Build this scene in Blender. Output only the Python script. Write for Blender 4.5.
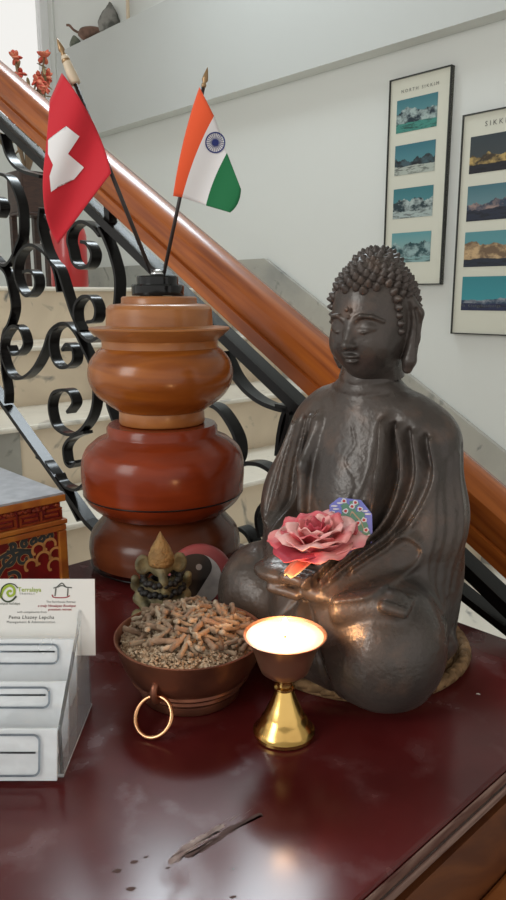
import bpy, bmesh, math, random
import numpy as np
from mathutils import Vector, Matrix

scene = bpy.context.scene
for o in list(bpy.data.objects):
    bpy.data.objects.remove(o)
COL = scene.collection
random.seed(7)
rng = np.random.default_rng(7)

# ---------------------------------------------------------------- camera, world, light, exposure
CAM_Z = 1.191            # eye level
TABLE_Z = 0.891          # table top
FOC = 720.0              # focal length in pixels of a 506x900 frame
PITCH = math.radians(12.0)
cam_data = bpy.data.cameras.new('camera')
cam_data.sensor_fit = 'VERTICAL'
cam_data.sensor_height = 24.0
cam_data.lens = 24.0 * FOC / 900.0
cam_data.clip_start = 0.01
cam_data.clip_end = 200
cam = bpy.data.objects.new('camera', cam_data)
COL.objects.link(cam)
cam.location = (0, 0, CAM_Z)
cam.rotation_euler = (math.pi / 2 - PITCH, 0, 0)
scene.camera = cam

world = bpy.data.worlds.new('daylight')
scene.world = world
world.use_nodes = True
wn = world.node_tree
wbg = wn.nodes['Background']
wbg.inputs['Color'].default_value = (1.0, 0.985, 0.95, 1)
wbg.inputs['Strength'].default_value = 0.9

def area_light(name, loc, target, sx, sy, energy, color):
    d = bpy.data.lights.new(name, 'AREA')
    d.shape = 'RECTANGLE'
    d.size = sx
    d.size_y = sy
    d.energy = energy
    d.color = color
    o = bpy.data.objects.new(name, d)
    COL.objects.link(o)
    o.location = loc
    o.rotation_euler = (Vector(target) - Vector(loc)).to_track_quat('-Z', 'Y').to_euler()
    return o
area_light('room_window_light', (-1.7, -0.7, 2.0), (0.4, 1.6, 1.2), 0.9, 1.2, 24, (0.96, 1.0, 0.98))
area_light('stair_skylight', (-0.22, 2.60, 3.40), (0.0, 0.5, 0.9), 1.1, 0.7, 62, (0.84, 0.94, 1.0))

scene.view_settings.view_transform = 'Standard'
scene.view_settings.look = 'None'
scene.view_settings.exposure = 0.0
scene.view_settings.gamma = 1.0
scene.view_settings.use_curve_mapping = False

# ---------------------------------------------------------------- geometry of the place
SP, CP = math.sin(PITCH), math.cos(PITCH)
def ray(u, v):
    a = (u - 253.0) / FOC
    b = -(v - 450.0) / FOC
    return np.array([a, CP + b * SP, -SP + b * CP])
EYE = np.array([0, 0, CAM_Z])
def on_z(u, v, z=TABLE_Z):
    d = ray(u, v)
    return EYE + d * ((z - CAM_Z) / d[2])
def on_y(u, v, y):
    d = ray(u, v)
    return EYE + d * (y / d[1])
GX, GY = -0.6860, 0.7276       # direction in which the stairs climb, along the wall
WX, WY = 0.7276, 0.6860        # direction across the stairs, towards the wall
def gw(G, W, z):
    return np.array([GX * G + WX * W, GY * G + WY * W, z])
def on_w(u, v, W):
    d = ray(u, v)
    return EYE + d * (W / (WX * d[0] + WY * d[1]))
def to_gwz(p):
    return np.array([GX * p[0] + GY * p[1], WX * p[0] + WY * p[1], p[2]])
def depth_at(y, z):
    return y * CP + (CAM_Z - z) * SP

# ---------------------------------------------------------------- object helpers
def root_loc(p):
    while p.parent is not None:
        p = p.parent
    return np.array(p.location)
def obj(name, verts, faces, m, parent=None, loc=None, smooth=True, fmat=None, bevel=None, autosmooth=None, solid=None, sub=None):
    """ONE mesh object; verts in world coordinates"""
    v = np.asarray(verts, dtype=float)
    org = root_loc(parent) if parent is not None else (np.array(loc, dtype=float) if loc is not None else np.array([v[:, 0].mean(), v[:, 1].mean(), v[:, 2].min()]))
    me = bpy.data.meshes.new(name)
    me.from_pydata([tuple(p) for p in (v - org)], [], [tuple(int(i) for i in f) for f in faces])
    ms = m if isinstance(m, (list, tuple)) else [m]
    for k in ms:
        me.materials.append(k)
    if fmat is not None:
        me.polygons.foreach_set('material_index', np.asarray(fmat, dtype=np.int32))
    bm = bmesh.new()
    bm.from_mesh(me)
    bmesh.ops.recalc_face_normals(bm, faces=bm.faces)
    bm.to_mesh(me)
    bm.free()
    if smooth:
        me.polygons.foreach_set('use_smooth', [True] * len(me.polygons))
    o = bpy.data.objects.new(name, me)
    COL.objects.link(o)
    if parent is not None:
        o.parent = parent
    else:
        o.location = org
    if solid:
        md = o.modifiers.new('solid', 'SOLIDIFY')
        md.thickness = solid
        md.offset = 0
    if bevel:
        md = o.modifiers.new('bevel', 'BEVEL')
        md.width = bevel
        md.segments = 2
        md.limit_method = 'ANGLE'
        md.angle_limit = math.radians(40)
    if sub:
        md = o.modifiers.new('sub', 'SUBSURF')
        md.levels = md.render_levels = sub
    if autosmooth is not None and smooth:
        try:
            me.set_sharp_from_angle(angle=math.radians(autosmooth))
        except Exception:
            pass
    return o
def tag(o, label=None, cat=None, group=None, kind=None):
    if label: o['label'] = label
    if cat: o['category'] = cat
    if group: o['group'] = group
    if kind: o['kind'] = kind
    return o
def thing(name, label, cat, loc, group=None):
    o = bpy.data.objects.new(name, None)
    o.empty_display_size = 0.02
    COL.objects.link(o)
    o.location = tuple(loc)
    return tag(o, label, cat, group)

class MB:
    """collects shapes of one part"""
    def __init__(s):
        s.v = []; s.f = []; s.m = []
    def add(s, v, f, m=0):
        n = len(s.v)
        s.v.extend([tuple(p) for p in v])
        s.f.extend([tuple(int(i) + n for i in q) for q in f])
        s.m.extend([m] * len(f))
        return s
    def build(s, name, m, parent=None, **k):
        return obj(name, s.v, s.f, m, parent, fmat=(s.m if any(s.m) else None), **k)

BOXF = [(0, 1, 3, 2), (4, 6, 7, 5), (0, 4, 5, 1), (2, 3, 7, 6), (0, 2, 6, 4), (1, 5, 7, 3)]
def box(a, b, fn=None):
    """box between two corners; fn maps (p,q,r) to world"""
    v = [np.array([(a, b)[i][0], (a, b)[j][1], (a, b)[k][2]]) for i in (0, 1) for j in (0, 1) for k in (0, 1)]
    if fn: v = [fn(*p) for p in v]
    return v, BOXF
def prism(poly, z0, z1, fn):
    """polygon (p,q) between z0 and z1 mapped by fn"""
    n = len(poly)
    v = [fn(p, q, z0) for p, q in poly] + [fn(p, q, z1) for p, q in poly]
    f = [tuple(range(n))[::-1], tuple(range(n, 2 * n))] + [(i, (i + 1) % n, (i + 1) % n + n, i + n) for i in range(n)]
    return v, f
def lathe(prof, c, n=64, cap=True):
    v = []; f = []
    for r, z in prof:
        for i in range(n):
            t = 2 * math.pi * i / n
            v.append((c[0] + r * math.cos(t), c[1] + r * math.sin(t), c[2] + z))
    for j in range(len(prof) - 1):
        for i in range(n):
            k = (i + 1) % n
            f.append((j * n + i, j * n + k, (j + 1) * n + k, (j + 1) * n + i))
    if cap:
        f.append(tuple(range(n))[::-1])
        f.append(tuple(range((len(prof) - 1) * n, len(prof) * n)))
    return v, f
def spline(pts, n=8, closed=False):
    """Catmull-Rom through points"""
    P = [np.array(p, dtype=float) for p in pts]
    if closed: P = [P[-1]] + P + [P[0], P[1]]
    else: P = [2 * P[0] - P[1]] + P + [2 * P[-1] - P[-2]]
    out = []
    for i in range(1, len(P) - 2):
        for k in range(n):
            t = k / n
            a, b, c, d = P[i - 1], P[i], P[i + 1], P[i + 2]
            out.append(0.5 * (2 * b + (c - a) * t + (2 * a - 5 * b + 4 * c - d) * t * t + (3 * b - a - 3 * c + d) * t ** 3))
    if not closed: out.append(P[-2])
    return out
def tube(pts, r, n=10, closed=False, cap=True):
    P = [np.array(p, dtype=float) for p in pts]
    R = r if hasattr(r, '__len__') else [r] * len(P)
    v = []; f = []; m = len(P); up = None
    for i in range(m):
        t = P[(i + 1) % m] - P[i - 1] if closed else P[min(i + 1, m - 1)] - P[max(i - 1, 0)]
        t = t / (np.linalg.norm(t) + 1e-12)
        if up is None:
            up = np.array([0, 0, 1.0]) if abs(t[2]) < 0.9 else np.array([1.0, 0, 0])
        s = np.cross(t, up); s /= np.linalg.norm(s) + 1e-12
        up = np.cross(s, t)
        for k in range(n):
            a = 2 * math.pi * k / n
            v.append(P[i] + R[i] * (math.cos(a) * s + math.sin(a) * up))
    for i in range(m if closed else m - 1):
        j = (i + 1) % m
        for k in range(n):
            l = (k + 1) % n
            f.append((i * n + k, i * n + l, j * n + l, j * n + k))
    if cap and not closed:
        f.append(tuple(range(n))[::-1])
        f.append(tuple(range((m - 1) * n, m * n)))
    return v, f
def ribbon(pts, nrm, width, thick):
    """flat bar that follows pts; width along nrm, thickness across the path"""
    P = [np.array(p, dtype=float) for p in pts]
    nrm = np.array(nrm, dtype=float); v = []; f = []; m = len(P)
    for i in range(m):
        t = P[min(i + 1, m - 1)] - P[max(i - 1, 0)]
        t /= np.linalg.norm(t) + 1e-12
        s = np.cross(t, nrm); s /= np.linalg.norm(s) + 1e-12
        for a, b in ((-1, -1), (1, -1), (1, 1), (-1, 1)):
            v.append(P[i] + a * nrm * width / 2 + b * s * thick / 2)
    for i in range(m - 1):
        for k in range(4):
            l = (k + 1) % 4
            f.append((i * 4 + k, i * 4 + l, i * 4 + 4 + l, i * 4 + 4 + k))
    f.append((3, 2, 1, 0)); f.append((m * 4 - 4, m * 4 - 3, m * 4 - 2, m * 4 - 1))
    return v, f
def ellipsoid(c, r, n=16, m=10, rot=None):
    v = []; f = []
    for j in range(m + 1):
        p = math.pi * j / m
        for i in range(n):
            t = 2 * math.pi * i / n
            q = np.array([r[0] * math.sin(p) * math.cos(t), r[1] * math.sin(p) * math.sin(t), r[2] * math.cos(p)])
            if rot is not None: q = np.array(rot @ Vector(q))
            v.append(np.array(c) + q)
    for j in range(m):
        for i in range(n):
            k = (i + 1) % n
            f.append((j * n + i, j * n + k, (j + 1) * n + k, (j + 1) * n + i))
    return v, f

# ---------------------------------------------------------------- signed-distance modelling
class Field:
    def __init__(s, lo, hi, h):
        s.lo = np.array(lo, dtype=float); s.h = h
        s.n = np.ceil((np.array(hi) - s.lo) / h).astype(int) + 1
        s.ax = [s.lo[i] + h * np.arange(s.n[i]) for i in range(3)]
        s.D = np.full(s.n, 1.0, dtype=np.float32)
    def _win(s, lo, hi, mg):
        a = np.clip(np.floor((np.array(lo) - mg - s.lo) / s.h).astype(int), 0, s.n)
        b = np.clip(np.ceil((np.array(hi) + mg - s.lo) / s.h).astype(int) + 1, 0, s.n)
        sl = tuple(slice(a[i], b[i]) for i in range(3))
        X = s.ax[0][sl[0]][:, None, None]; Y = s.ax[1][sl[1]][None, :, None]; Z = s.ax[2][sl[2]][None, None, :]
        return sl, X, Y, Z
    def op(s, d, sl, k, sub=False):
        D = s.D[sl]
        if sub:
            d = -d
            h = np.clip(0.5 - 0.5 * (d - D) / k, 0, 1) if False else np.clip(0.5 + 0.5 * (d - D) / k, 0, 1)
            s.D[sl] = D * (1 - h) + d * h + k * h * (1 - h)
        else:
            h = np.clip(0.5 + 0.5 * (D - d) / k, 0, 1)
            s.D[sl] = D * (1 - h) + d * h - k * h * (1 - h)
    def ell(s, c, r, k=0.01, rot=None, sub=False):
        R = max(r)
        sl, X, Y, Z = s._win(np.array(c) - R, np.array(c) + R, 0.02 + k)
        x, y, z = X - c[0], Y - c[1], Z - c[2]
        if rot is not None:
            M = np.array(rot).T
            x, y, z = (M[0, 0] * x + M[0, 1] * y + M[0, 2] * z, M[1, 0] * x + M[1, 1] * y + M[1, 2] * z, M[2, 0] * x + M[2, 1] * y + M[2, 2] * z)
        k0 = np.sqrt((x / r[0]) ** 2 + (y / r[1]) ** 2 + (z / r[2]) ** 2)
        k1 = np.sqrt((x / r[0] ** 2) ** 2 + (y / r[1] ** 2) ** 2 + (z / r[2] ** 2) ** 2) + 1e-9
        s.op(k0 * (k0 - 1) / k1, sl, k, sub); return s
    def cap(s, a, b, ra, rb, k=0.01, sub=False):
        a = np.array(a, dtype=float); b = np.array(b, dtype=float); R = max(ra, rb)
        sl, X, Y, Z = s._win(np.minimum(a, b) - R, np.maximum(a, b) + R, 0.02 + k)
        ba = b - a; L = ba @ ba
        t = np.clip(((X - a[0]) * ba[0] + (Y - a[1]) * ba[1] + (Z - a[2]) * ba[2]) / L, 0, 1)
        d = np.sqrt((X - a[0] - ba[0] * t) ** 2 + (Y - a[1] - ba[1] * t) ** 2 + (Z - a[2] - ba[2] * t) ** 2) - (ra + (rb - ra) * t)
        s.op(d, sl, k, sub); return s
    def path(s, pts, rs, k=0.01, sub=False):
        for i in range(len(pts) - 1):
            s.cap(pts[i], pts[i + 1], rs[i], rs[i + 1], k, sub)
        return s
    def emboss(s, curves, proj, keep, band=0.012):
        """raise (amp>0) or carve (amp<0) polylines given in the 2-D projection proj"""
        I = np.argwhere(np.abs(s.D) < band)
        P = s.lo + I * s.h
        m = keep(P); I = I[m]; P = P[m]
        Q = proj(P)
        acc = np.zeros(len(P))
        for pts, amp, w in curves:
            pts = np.array(spline(pts, 5))
            dist = np.full(len(P), 9.0)
            for a, b in zip(pts[:-1], pts[1:]):
                ba = b - a
                t = np.clip(((Q - a) @ ba) / (ba @ ba + 1e-12), 0, 1)
                dist = np.minimum(dist, np.linalg.norm(Q - a - t[:, None] * ba, axis=1))
            acc += amp * np.exp(-(dist / w) ** 2)
        s.D[I[:, 0], I[:, 1], I[:, 2]] -= acc.astype(np.float32)
        return s
    def clip_below(s, z):
        Z = s.ax[2][None, None, :]
        s.D = np.maximum(s.D, (z - Z).astype(np.float32)); return s
    def mesh(s):
        D = s.D; D[0] = D[-1] = 1; D[:, 0] = D[:, -1] = 1; D[:, :, 0] = D[:, :, -1] = 1
        n = np.array(D.shape) - 1
        S = D < 0
        acc = np.zeros(tuple(n) + (3,), dtype=np.float32); cnt = np.zeros(tuple(n), dtype=np.float32)
        corners = [(i, j, k) for i in (0, 1) for j in (0, 1) for k in (0, 1)]
        sl = lambda c: tuple(slice(c[i], c[i] + n[i]) for i in range(3))
        for c in corners:
            for ax in range(3):
                if c[ax] == 0:
                    e = list(c); e[ax] = 1
                    A = D[sl(c)]; B = D[sl(e)]
                    x = (A < 0) != (B < 0)
                    if not x.any(): continue
                    t = np.where(x, A / np.where(x, A - B, 1), 0)
                    for q in range(3):
                        acc[..., q] += np.where(x, (t if q == ax else c[q]), 0)
                    cnt += x
        act = cnt > 0
        idx = np.full(tuple(n), -1, dtype=np.int64)
        I = np.argwhere(act); idx[act] = np.arange(len(I))
        V = s.lo + (I + acc[act] / cnt[act][:, None]) * s.h
        F = []
        for ax in range(3):
            o1, o2 = [(1, 2), (2, 0), (0, 1)][ax]
            a = [slice(1, n[i]) for i in range(3)]; a[ax] = slice(0, n[ax])
            b = list(a); b[ax] = slice(1, n[ax] + 1)
            A = S[tuple(a)]; B = S[tuple(b)]
            E = np.argwhere(A != B); fl = A[A != B]
            off = np.array([1, 1, 1]); off[ax] = 0
            E = E + off
            d1 = np.zeros(3, int); d1[o1] = 1; d2 = np.zeros(3, int); d2[o2] = 1
            q = [idx[tuple((E - x).T)] for x in (d1 + d2, d2, 0 * d1, d1)]
            q = np.stack(q, 1)
            q[~fl] = q[~fl][:, ::-1]
            F.append(q)
        F = np.concatenate(F)
        return V, F[(F >= 0).all(1)]
def relax(V, F, n=2, lam=0.5):
    V = V.copy()
    e = np.concatenate([F[:, [0, 1]], F[:, [1, 2]], F[:, [2, 3]], F[:, [3, 0]]])
    for _ in range(n):
        s = np.zeros_like(V); c = np.zeros(len(V))
        np.add.at(s, e[:, 0], V[e[:, 1]]); np.add.at(c, e[:, 0], 1)
        np.add.at(s, e[:, 1], V[e[:, 0]]); np.add.at(c, e[:, 1], 1)
        V += lam * (s / c[:, None] - V)
    return V

# ---------------------------------------------------------------- materials
def mat(name, base=(0.5, 0.5, 0.5), rough=0.5, metal=0.0, spec=0.5, coat=0.0, coat_rough=0.05, trans=0.0, ior=1.45, bump=None, vary=None, sheen=0, alpha=1, sss=0):
    m = bpy.data.materials.new(name)
    m.use_nodes = True
    nt = m.node_tree
    b = nt.nodes['Principled BSDF']
    b.inputs['Base Color'].default_value = (*base, 1)
    b.inputs['Roughness'].default_value = rough
    b.inputs['Metallic'].default_value = metal
    b.inputs['Specular IOR Level'].default_value = spec
    b.inputs['Coat Weight'].default_value = coat
    b.inputs['Coat Roughness'].default_value = coat_rough
    b.inputs['Transmission Weight'].default_value = trans
    b.inputs['IOR'].default_value = ior
    if sheen: b.inputs['Sheen Weight'].default_value = sheen
    if sss:
        b.inputs['Subsurface Weight'].default_value = sss
        b.inputs['Subsurface Radius'].default_value = (0.01, 0.005, 0.003)
        b.inputs['Subsurface Scale'].default_value = 0.3
    if vary:   # (scale, colour2, low, high[, detail])
        col = noise_mix(nt, vary[0], base, vary[1], vary[2], vary[3], vary[4] if len(vary) > 4 else 4)
        nt.links.new(col, b.inputs['Base Color'])
    if bump:   # (scale, strength, distance)
        tc = nt.nodes.new('ShaderNodeTexCoord')
        n = nt.nodes.new('ShaderNodeTexNoise'); n.inputs['Scale'].default_value = bump[0]; n.inputs['Detail'].default_value = 5
        nt.links.new(tc.outputs['Object'], n.inputs['Vector'])
        bp = nt.nodes.new('ShaderNodeBump'); bp.inputs['Strength'].default_value = bump[1]; bp.inputs['Distance'].default_value = bump[2]
        nt.links.new(n.outputs['Fac'], bp.inputs['Height'])
        nt.links.new(bp.outputs['Normal'], b.inputs['Normal'])
    return m
def noise_mix(nt, scale, c1, c2, lo, hi, detail=4, vec=None, stretch=None, distort=0.0):
    tc = nt.nodes.new('ShaderNodeTexCoord')
    v = tc.outputs['Object'] if vec is None else vec
    if stretch:
        mp = nt.nodes.new('ShaderNodeMapping'); mp.vector_type = 'TEXTURE'
        mp.inputs['Scale'].default_value = [1.0 / x for x in stretch[:3]]
        if len(stretch) > 3: mp.inputs['Rotation'].default_value = stretch[3:6]
        nt.links.new(v, mp.inputs['Vector']); v = mp.outputs['Vector']
    n = nt.nodes.new('ShaderNodeTexNoise'); n.inputs['Scale'].default_value = scale; n.inputs['Detail'].default_value = detail
    n.inputs['Distortion'].default_value = distort
    nt.links.new(v, n.inputs['Vector'])
    r = nt.nodes.new('ShaderNodeMapRange'); r.inputs['From Min'].default_value = lo; r.inputs['From Max'].default_value = hi
    nt.links.new(n.outputs['Fac'], r.inputs['Value'])
    mx = nt.nodes.new('ShaderNodeMix'); mx.data_type = 'RGBA'
    nt.links.new(r.outputs['Result'], mx.inputs['Factor'])
    for i, c in ((6, c1), (7, c2)):
        if hasattr(c, 'default_value') or hasattr(c, 'links'): nt.links.new(c, mx.inputs[i])
        else: mx.inputs[i].default_value = (*c, 1)
    return mx.outputs[2]
def bsdf(m): return m.node_tree.nodes['Principled BSDF']

def wood(name, c1, c2, rough, coat, stretch, scale=9, spec=0.5, dist=1.2, c3=None):
    m = mat(name, c1, rough, spec=spec, coat=coat, coat_rough=0.12)
    nt = m.node_tree
    col = noise_mix(nt, scale, c1, c2, 0.36, 0.64, 6, stretch=stretch, distort=dist)
    if c3: col = noise_mix(nt, 6, col, c3, 0.5, 0.75, 3)
    nt.links.new(col, bsdf(m).inputs['Base Color'])
    return m
ROT_G = math.atan2(GY, GX)
ROT_W = math.atan2(WY, WX)

M = {}
M['wall'] = mat('painted_plaster', (0.665, 0.675, 0.645), 0.85, spec=0.2, bump=(90, 0.08, 0.002))
M['soffit'] = mat('grey_plaster', (0.665, 0.675, 0.645), 0.85, spec=0.2)
M['parapet'] = mat('shaded_plaster', (0.52, 0.53, 0.51), 0.85, spec=0.2, bump=(90, 0.08, 0.002))  # wall plaster darkened: the parapet's dimmer light is put into its colour
M['floor'] = mat('floor_stone', (0.35, 0.31, 0.27), 0.4, vary=(3, (0.22, 0.19, 0.16), 0.4, 0.6))
def marble(name, c1, c2, c3, rough=0.25):
    m = mat(name, c1, rough)
    nt = m.node_tree
    a = noise_mix(nt, 3.2, c1, c2, 0.42, 0.68, 8, distort=0.8)
    b = noise_mix(nt, 9, a, c3, 0.60, 0.74, 9, distort=1.6)
    nt.links.new(b, bsdf(m).inputs['Base Color'])
    return m
M['riser'] = marble('beige_marble', (0.66, 0.55, 0.41), (0.52, 0.42, 0.31), (0.16, 0.16, 0.15))
M['tread'] = marble('white_marble', (0.74, 0.69, 0.60), (0.60, 0.55, 0.47), (0.3, 0.29, 0.27), 0.18)
M['greymarble'] = marble('grey_marble', (0.34, 0.33, 0.29), (0.22, 0.21, 0.19), (0.1, 0.1, 0.09))
M['dado'] = marble('dado_marble', (0.40, 0.385, 0.34), (0.27, 0.27, 0.25), (0.12, 0.13, 0.13))
M['iron'] = mat('black_iron', (0.006, 0.005, 0.0048), 0.22, spec=0.22)
M['railwood'] = wood('varnished_rail_wood', (0.42, 0.115, 0.020), (0.22, 0.050, 0.010), 0.26, 0.0, (0.7, 14, 14, 0, -0.54, ROT_G), 6, dist=0.35, c3=(0.32, 0.080, 0.016), spec=0.35)
M['edge'] = wood('worn_edge_wood', (0.085, 0.026, 0.018), (0.26, 0.16, 0.125), 0.45, 0.0, (3, 30, 30, 0, 0, ROT_W), 6, dist=0.4)
M['cabinet'] = wood('brown_cabinet_wood', (0.16, 0.050, 0.014), (0.085, 0.024, 0.009), 0.5, 0.0, (2, 8, 8, 0, 0.5, ROT_W), 5, spec=0.3)
M['cabinet_light'] = wood('orange_cabinet_wood', (0.36, 0.125, 0.034), (0.25, 0.075, 0.02), 0.5, 0.0, (2, 8, 8, 0, 0.5, ROT_W), 5, spec=0.3)
M['jar'] = wood('amber_turned_wood', (0.34, 0.100, 0.012), (0.18, 0.044, 0.007), 0.25, 0.15, (2, 2, 9), 5, dist=1.0, spec=0.4, c3=(0.24, 0.060, 0.011))
M['jarlight'] = wood('tan_turned_wood', (0.36, 0.135, 0.036), (0.27, 0.090, 0.021), 0.34, 0.2, (2, 2, 10), 6, dist=0.8)
M['jarred'] = wood('red_turned_wood', (0.23, 0.034, 0.008), (0.16, 0.022, 0.006), 0.22, 0.05, (2, 2, 8), 5, dist=0.8, spec=0.3)
M['jardark'] = wood('brown_turned_wood', (0.125, 0.031, 0.011), (0.085, 0.020, 0.008), 0.24, 0.05, (2, 2, 8), 5, dist=0.8, spec=0.3)
M['blackplastic'] = mat('black_plastic', (0.008, 0.008, 0.008), 0.14, spec=0.4)
M['chrome'] = mat('chrome', (0.7, 0.7, 0.7), 0.08, metal=1)
M['polepaint'] = mat('dark_pole', (0.03, 0.022, 0.02), 0.35)
M['gilt'] = mat('bronze_finial', (0.32, 0.20, 0.10), 0.35, metal=0.6)
M['ivory'] = mat('ivory_cap', (0.62, 0.50, 0.36), 0.5)
def cloth(name, c): return mat(name, c, 0.75, spec=0.2, sheen=0.25, bump=(900, 0.1, 0.0005))
M['red'] = cloth('red_cloth', (0.56, 0.022, 0.035))
M['white'] = cloth('white_cloth', (0.78, 0.75, 0.75))
M['saffron'] = cloth('saffron_cloth', (0.80, 0.105, 0.035))
M['green'] = cloth('green_cloth', (0.015, 0.15, 0.055))
M['navy'] = mat('navy_print', (0.02, 0.03, 0.16), 0.7)
M['brass'] = mat('polished_brass', (0.78, 0.50, 0.16), 0.2, metal=1.0, vary=(30, (0.6, 0.36, 0.11), 0.45, 0.7))
M['copper'] = mat('worn_copper', (0.30, 0.115, 0.065), 0.40, metal=0.75, vary=(22, (0.16, 0.058, 0.036), 0.4, 0.66), bump=(60, 0.15, 0.002))
M['copperring'] = mat('copper_ring', (0.66, 0.33, 0.17), 0.25, metal=1.0)
M['wax'] = mat('white_wax', (0.85, 0.82, 0.76), 0.4, sss=0.3)

# ================================================================= the setting
R_, T_ = 0.180, 0.310
G1, ZL = 2.35, CAM_Z + 0.035       # landing nosing
WALL_W, END_G = 2.13, 3.80
RAIL_W = 0.63
def gbox(name, a, b, m, kind='structure', parent=None, **k):
    v, f = box(a, b, gw)
    o = obj(name, v, f, m, parent, smooth=False, **k)
    if parent is None: o['kind'] = kind
    return o
FLOOR_Z = ZL - 7 * R_
gbox('floor', (-3.2, -3.0, FLOOR_Z - 0.1), (END_G + 0.1, WALL_W + 0.1, FLOOR_Z), M['floor'])
tag(gbox('wall_right', (-3.2, WALL_W, FLOOR_Z), (END_G + 0.2, WALL_W + 0.12, 3.45), M['wall']), 'long pale grey plaster wall beside the stairs with the posters', 'wall')
tag(gbox('ceiling', (-3.2, -3.0, 3.46), (END_G + 0.2, WALL_W + 0.12, 3.56), M['wall']), 'white ceiling above the stairs', 'ceiling')
# end wall with window opening
ww = MB()
WIN = (0.80, 2.12, 2.02, 3.25)
for a, b in (((-1.0, FLOOR_Z), (WIN[0], 3.45)), ((WIN[1], FLOOR_Z), (WALL_W, 3.45)), ((WIN[0], FLOOR_Z), (WIN[1], WIN[2])), ((WIN[0], WIN[3]), (WIN[1], 3.45))):
    ww.add(*box((END_G, a[0], a[1]), (END_G + 0.14, b[0], b[1]), gw))
tag(ww.build('wall_far', M['wall'], smooth=False), 'white wall at the head of the stairs around the window', 'wall', kind='structure')
M['winframe'] = mat('white_window_paint', (0.8, 0.8, 0.8), 0.4)
M['glass'] = mat('window_glass', (1, 1, 1), 0.0, trans=1.0, ior=1.02)
win = thing('window_1', 'bright daylit window above the stair landing', 'window', gw(END_G + 0.05, 1.375, WIN[2]))
win['kind'] = 'structure'
fb = MB()
t = 0.045
for a, b in (((WIN[0], WIN[2]), (WIN[0] + t, WIN[3])), ((WIN[1] - t, WIN[2]), (WIN[1], WIN[3])), ((WIN[0], WIN[2]), (WIN[1], WIN[2] + t)), ((WIN[0], WIN[3] - t), (WIN[1], WIN[3])), ((1.355, WIN[2]), (1.395, WIN[3]))):
    fb.add(*box((END_G + 0.05, a[0], a[1]), (END_G + 0.09, b[0], b[1]), gw))
fb.build('window_frame', M['winframe'], win, smooth=False)
pb = MB().add(*box((END_G + 0.066, WIN[0] + t, WIN[2] + t), (END_G + 0.072, WIN[1] - t, WIN[3] - t), gw))
pb.build('window_pane', M['glass'], win, smooth=False)
# landing and flight of steps: each step a riser block with a projecting tread
st = thing('staircase', 'marble steps rising behind the railing to a landing', 'staircase', gw(1.3, 1.3, FLOOR_Z))
st['kind'] = 'structure'
NEAR_W = 0.595
for k in range(1, 8):
    G = G1 - (k - 1) * T_
    z = ZL - (k - 1) * R_
    g1 = END_G if k == 1 else G + T_ + 0.02
    rb = MB()
    v, f = box((G + 0.02, NEAR_W, FLOOR_Z), (g1, WALL_W, z - 0.015), gw)
    rb.add(v, f)
    if k >= 3:     # greyer stone slab set in the left of the lower risers
        rb.add(*box((G + 0.017, NEAR_W, z - R_ + 0.003), (G + 0.0205, (0.817, 0.70, 0.60, 0.55, 0.55)[k - 3], z - 0.015), gw), 1)
    rb.build('riser', [M['riser'], M['greymarble']], st, smooth=False)
    MB().add(*box((G, NEAR_W - 0.02, z - 0.015), (g1 + 0.0, WALL_W, z), gw)).build('tread', M['tread'], st, smooth=False, bevel=0.006)
# marble dado along the wall: level at the landing, then falling with the flight
dh = 0.118
sl = R_ / T_
dd = [(END_G, ZL), (G1 - 0.02, ZL)]
gA = 2.17
gB = -1.5
poly = [(END_G, ZL - 0.3), (END_G, ZL + dh), (gA, ZL + dh), (gB, ZL + dh - (gA - gB) * sl), (gB, ZL + dh - (gA - gB) * sl - 0.55), (gA - 0.35, ZL - 0.55)]
v, f = prism(poly, WALL_W - 0.022, WALL_W - 0.001, lambda p, q, r: gw(p, r, q))
tag(obj('baseboard_right', v, f, M['dado'], smooth=False), 'veined grey marble skirting sloping along the stair wall', 'skirting', kind='structure')
# upper gallery parapet projecting from the wall, grey underside
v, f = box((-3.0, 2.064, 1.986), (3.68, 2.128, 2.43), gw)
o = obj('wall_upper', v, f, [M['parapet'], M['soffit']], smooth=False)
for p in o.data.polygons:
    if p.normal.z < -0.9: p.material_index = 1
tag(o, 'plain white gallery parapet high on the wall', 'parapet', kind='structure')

# ================================================================= sideboard
G0, G2, GX2 = 0.1895, 0.712, 0.86
WB, WF, WBOX = 0.575, -0.16, 0.345
def table_material():
    m = mat('dark_red_lacquer', (0.105, 0.013, 0.012), 0.2, spec=0.45)
    nt = m.node_tree; b = bsdf(m)
    c = noise_mix(nt, 9, (0.060, 0.0065, 0.006), (0.105, 0.014, 0.014), 0.35, 0.68, 5)
    # pale rubbed patches of dust
    d = noise_mix(nt, 26, (0, 0, 0), (1, 1, 1), 0.56, 0.78, 9)
    mx = nt.nodes.new('ShaderNodeMix'); mx.data_type = 'RGBA'
    sep = nt.nodes.new('ShaderNodeMath'); sep.operation = 'MULTIPLY'; sep.inputs[1].default_value = 0.35
    nt.links.new(d, sep.inputs[0]); nt.links.new(sep.outputs[0], mx.inputs['Factor'])
    nt.links.new(c, mx.inputs[6]); mx.inputs[7].default_value = (0.20, 0.10, 0.10, 1)
    nt.links.new(mx.outputs[2], b.inputs['Base Color'])
    r = nt.nodes.new('ShaderNodeMapRange'); r.inputs['To Min'].default_value = 0.19; r.inputs['To Max'].default_value = 0.4
    nt.links.new(d, r.inputs['Value']); nt.links.new(r.outputs['Result'], b.inputs['Roughness'])
    return m
M['lacquer'] = table_material()
tb = thing('sideboard', 'dark red lacquered wooden sideboard top carrying the whole display', 'sideboard', gw(0.46, 0.2, FLOOR_Z), None)
top = [(G0, WF), (G0, WB), (G2, WB), (G2, WBOX), (GX2, WBOX), (GX2, WF)]
v, f = prism(top, TABLE_Z - 0.022, TABLE_Z, gw)
obj('table_top', v, f, M['lacquer'], tb, smooth=False, bevel=0.002)
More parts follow.
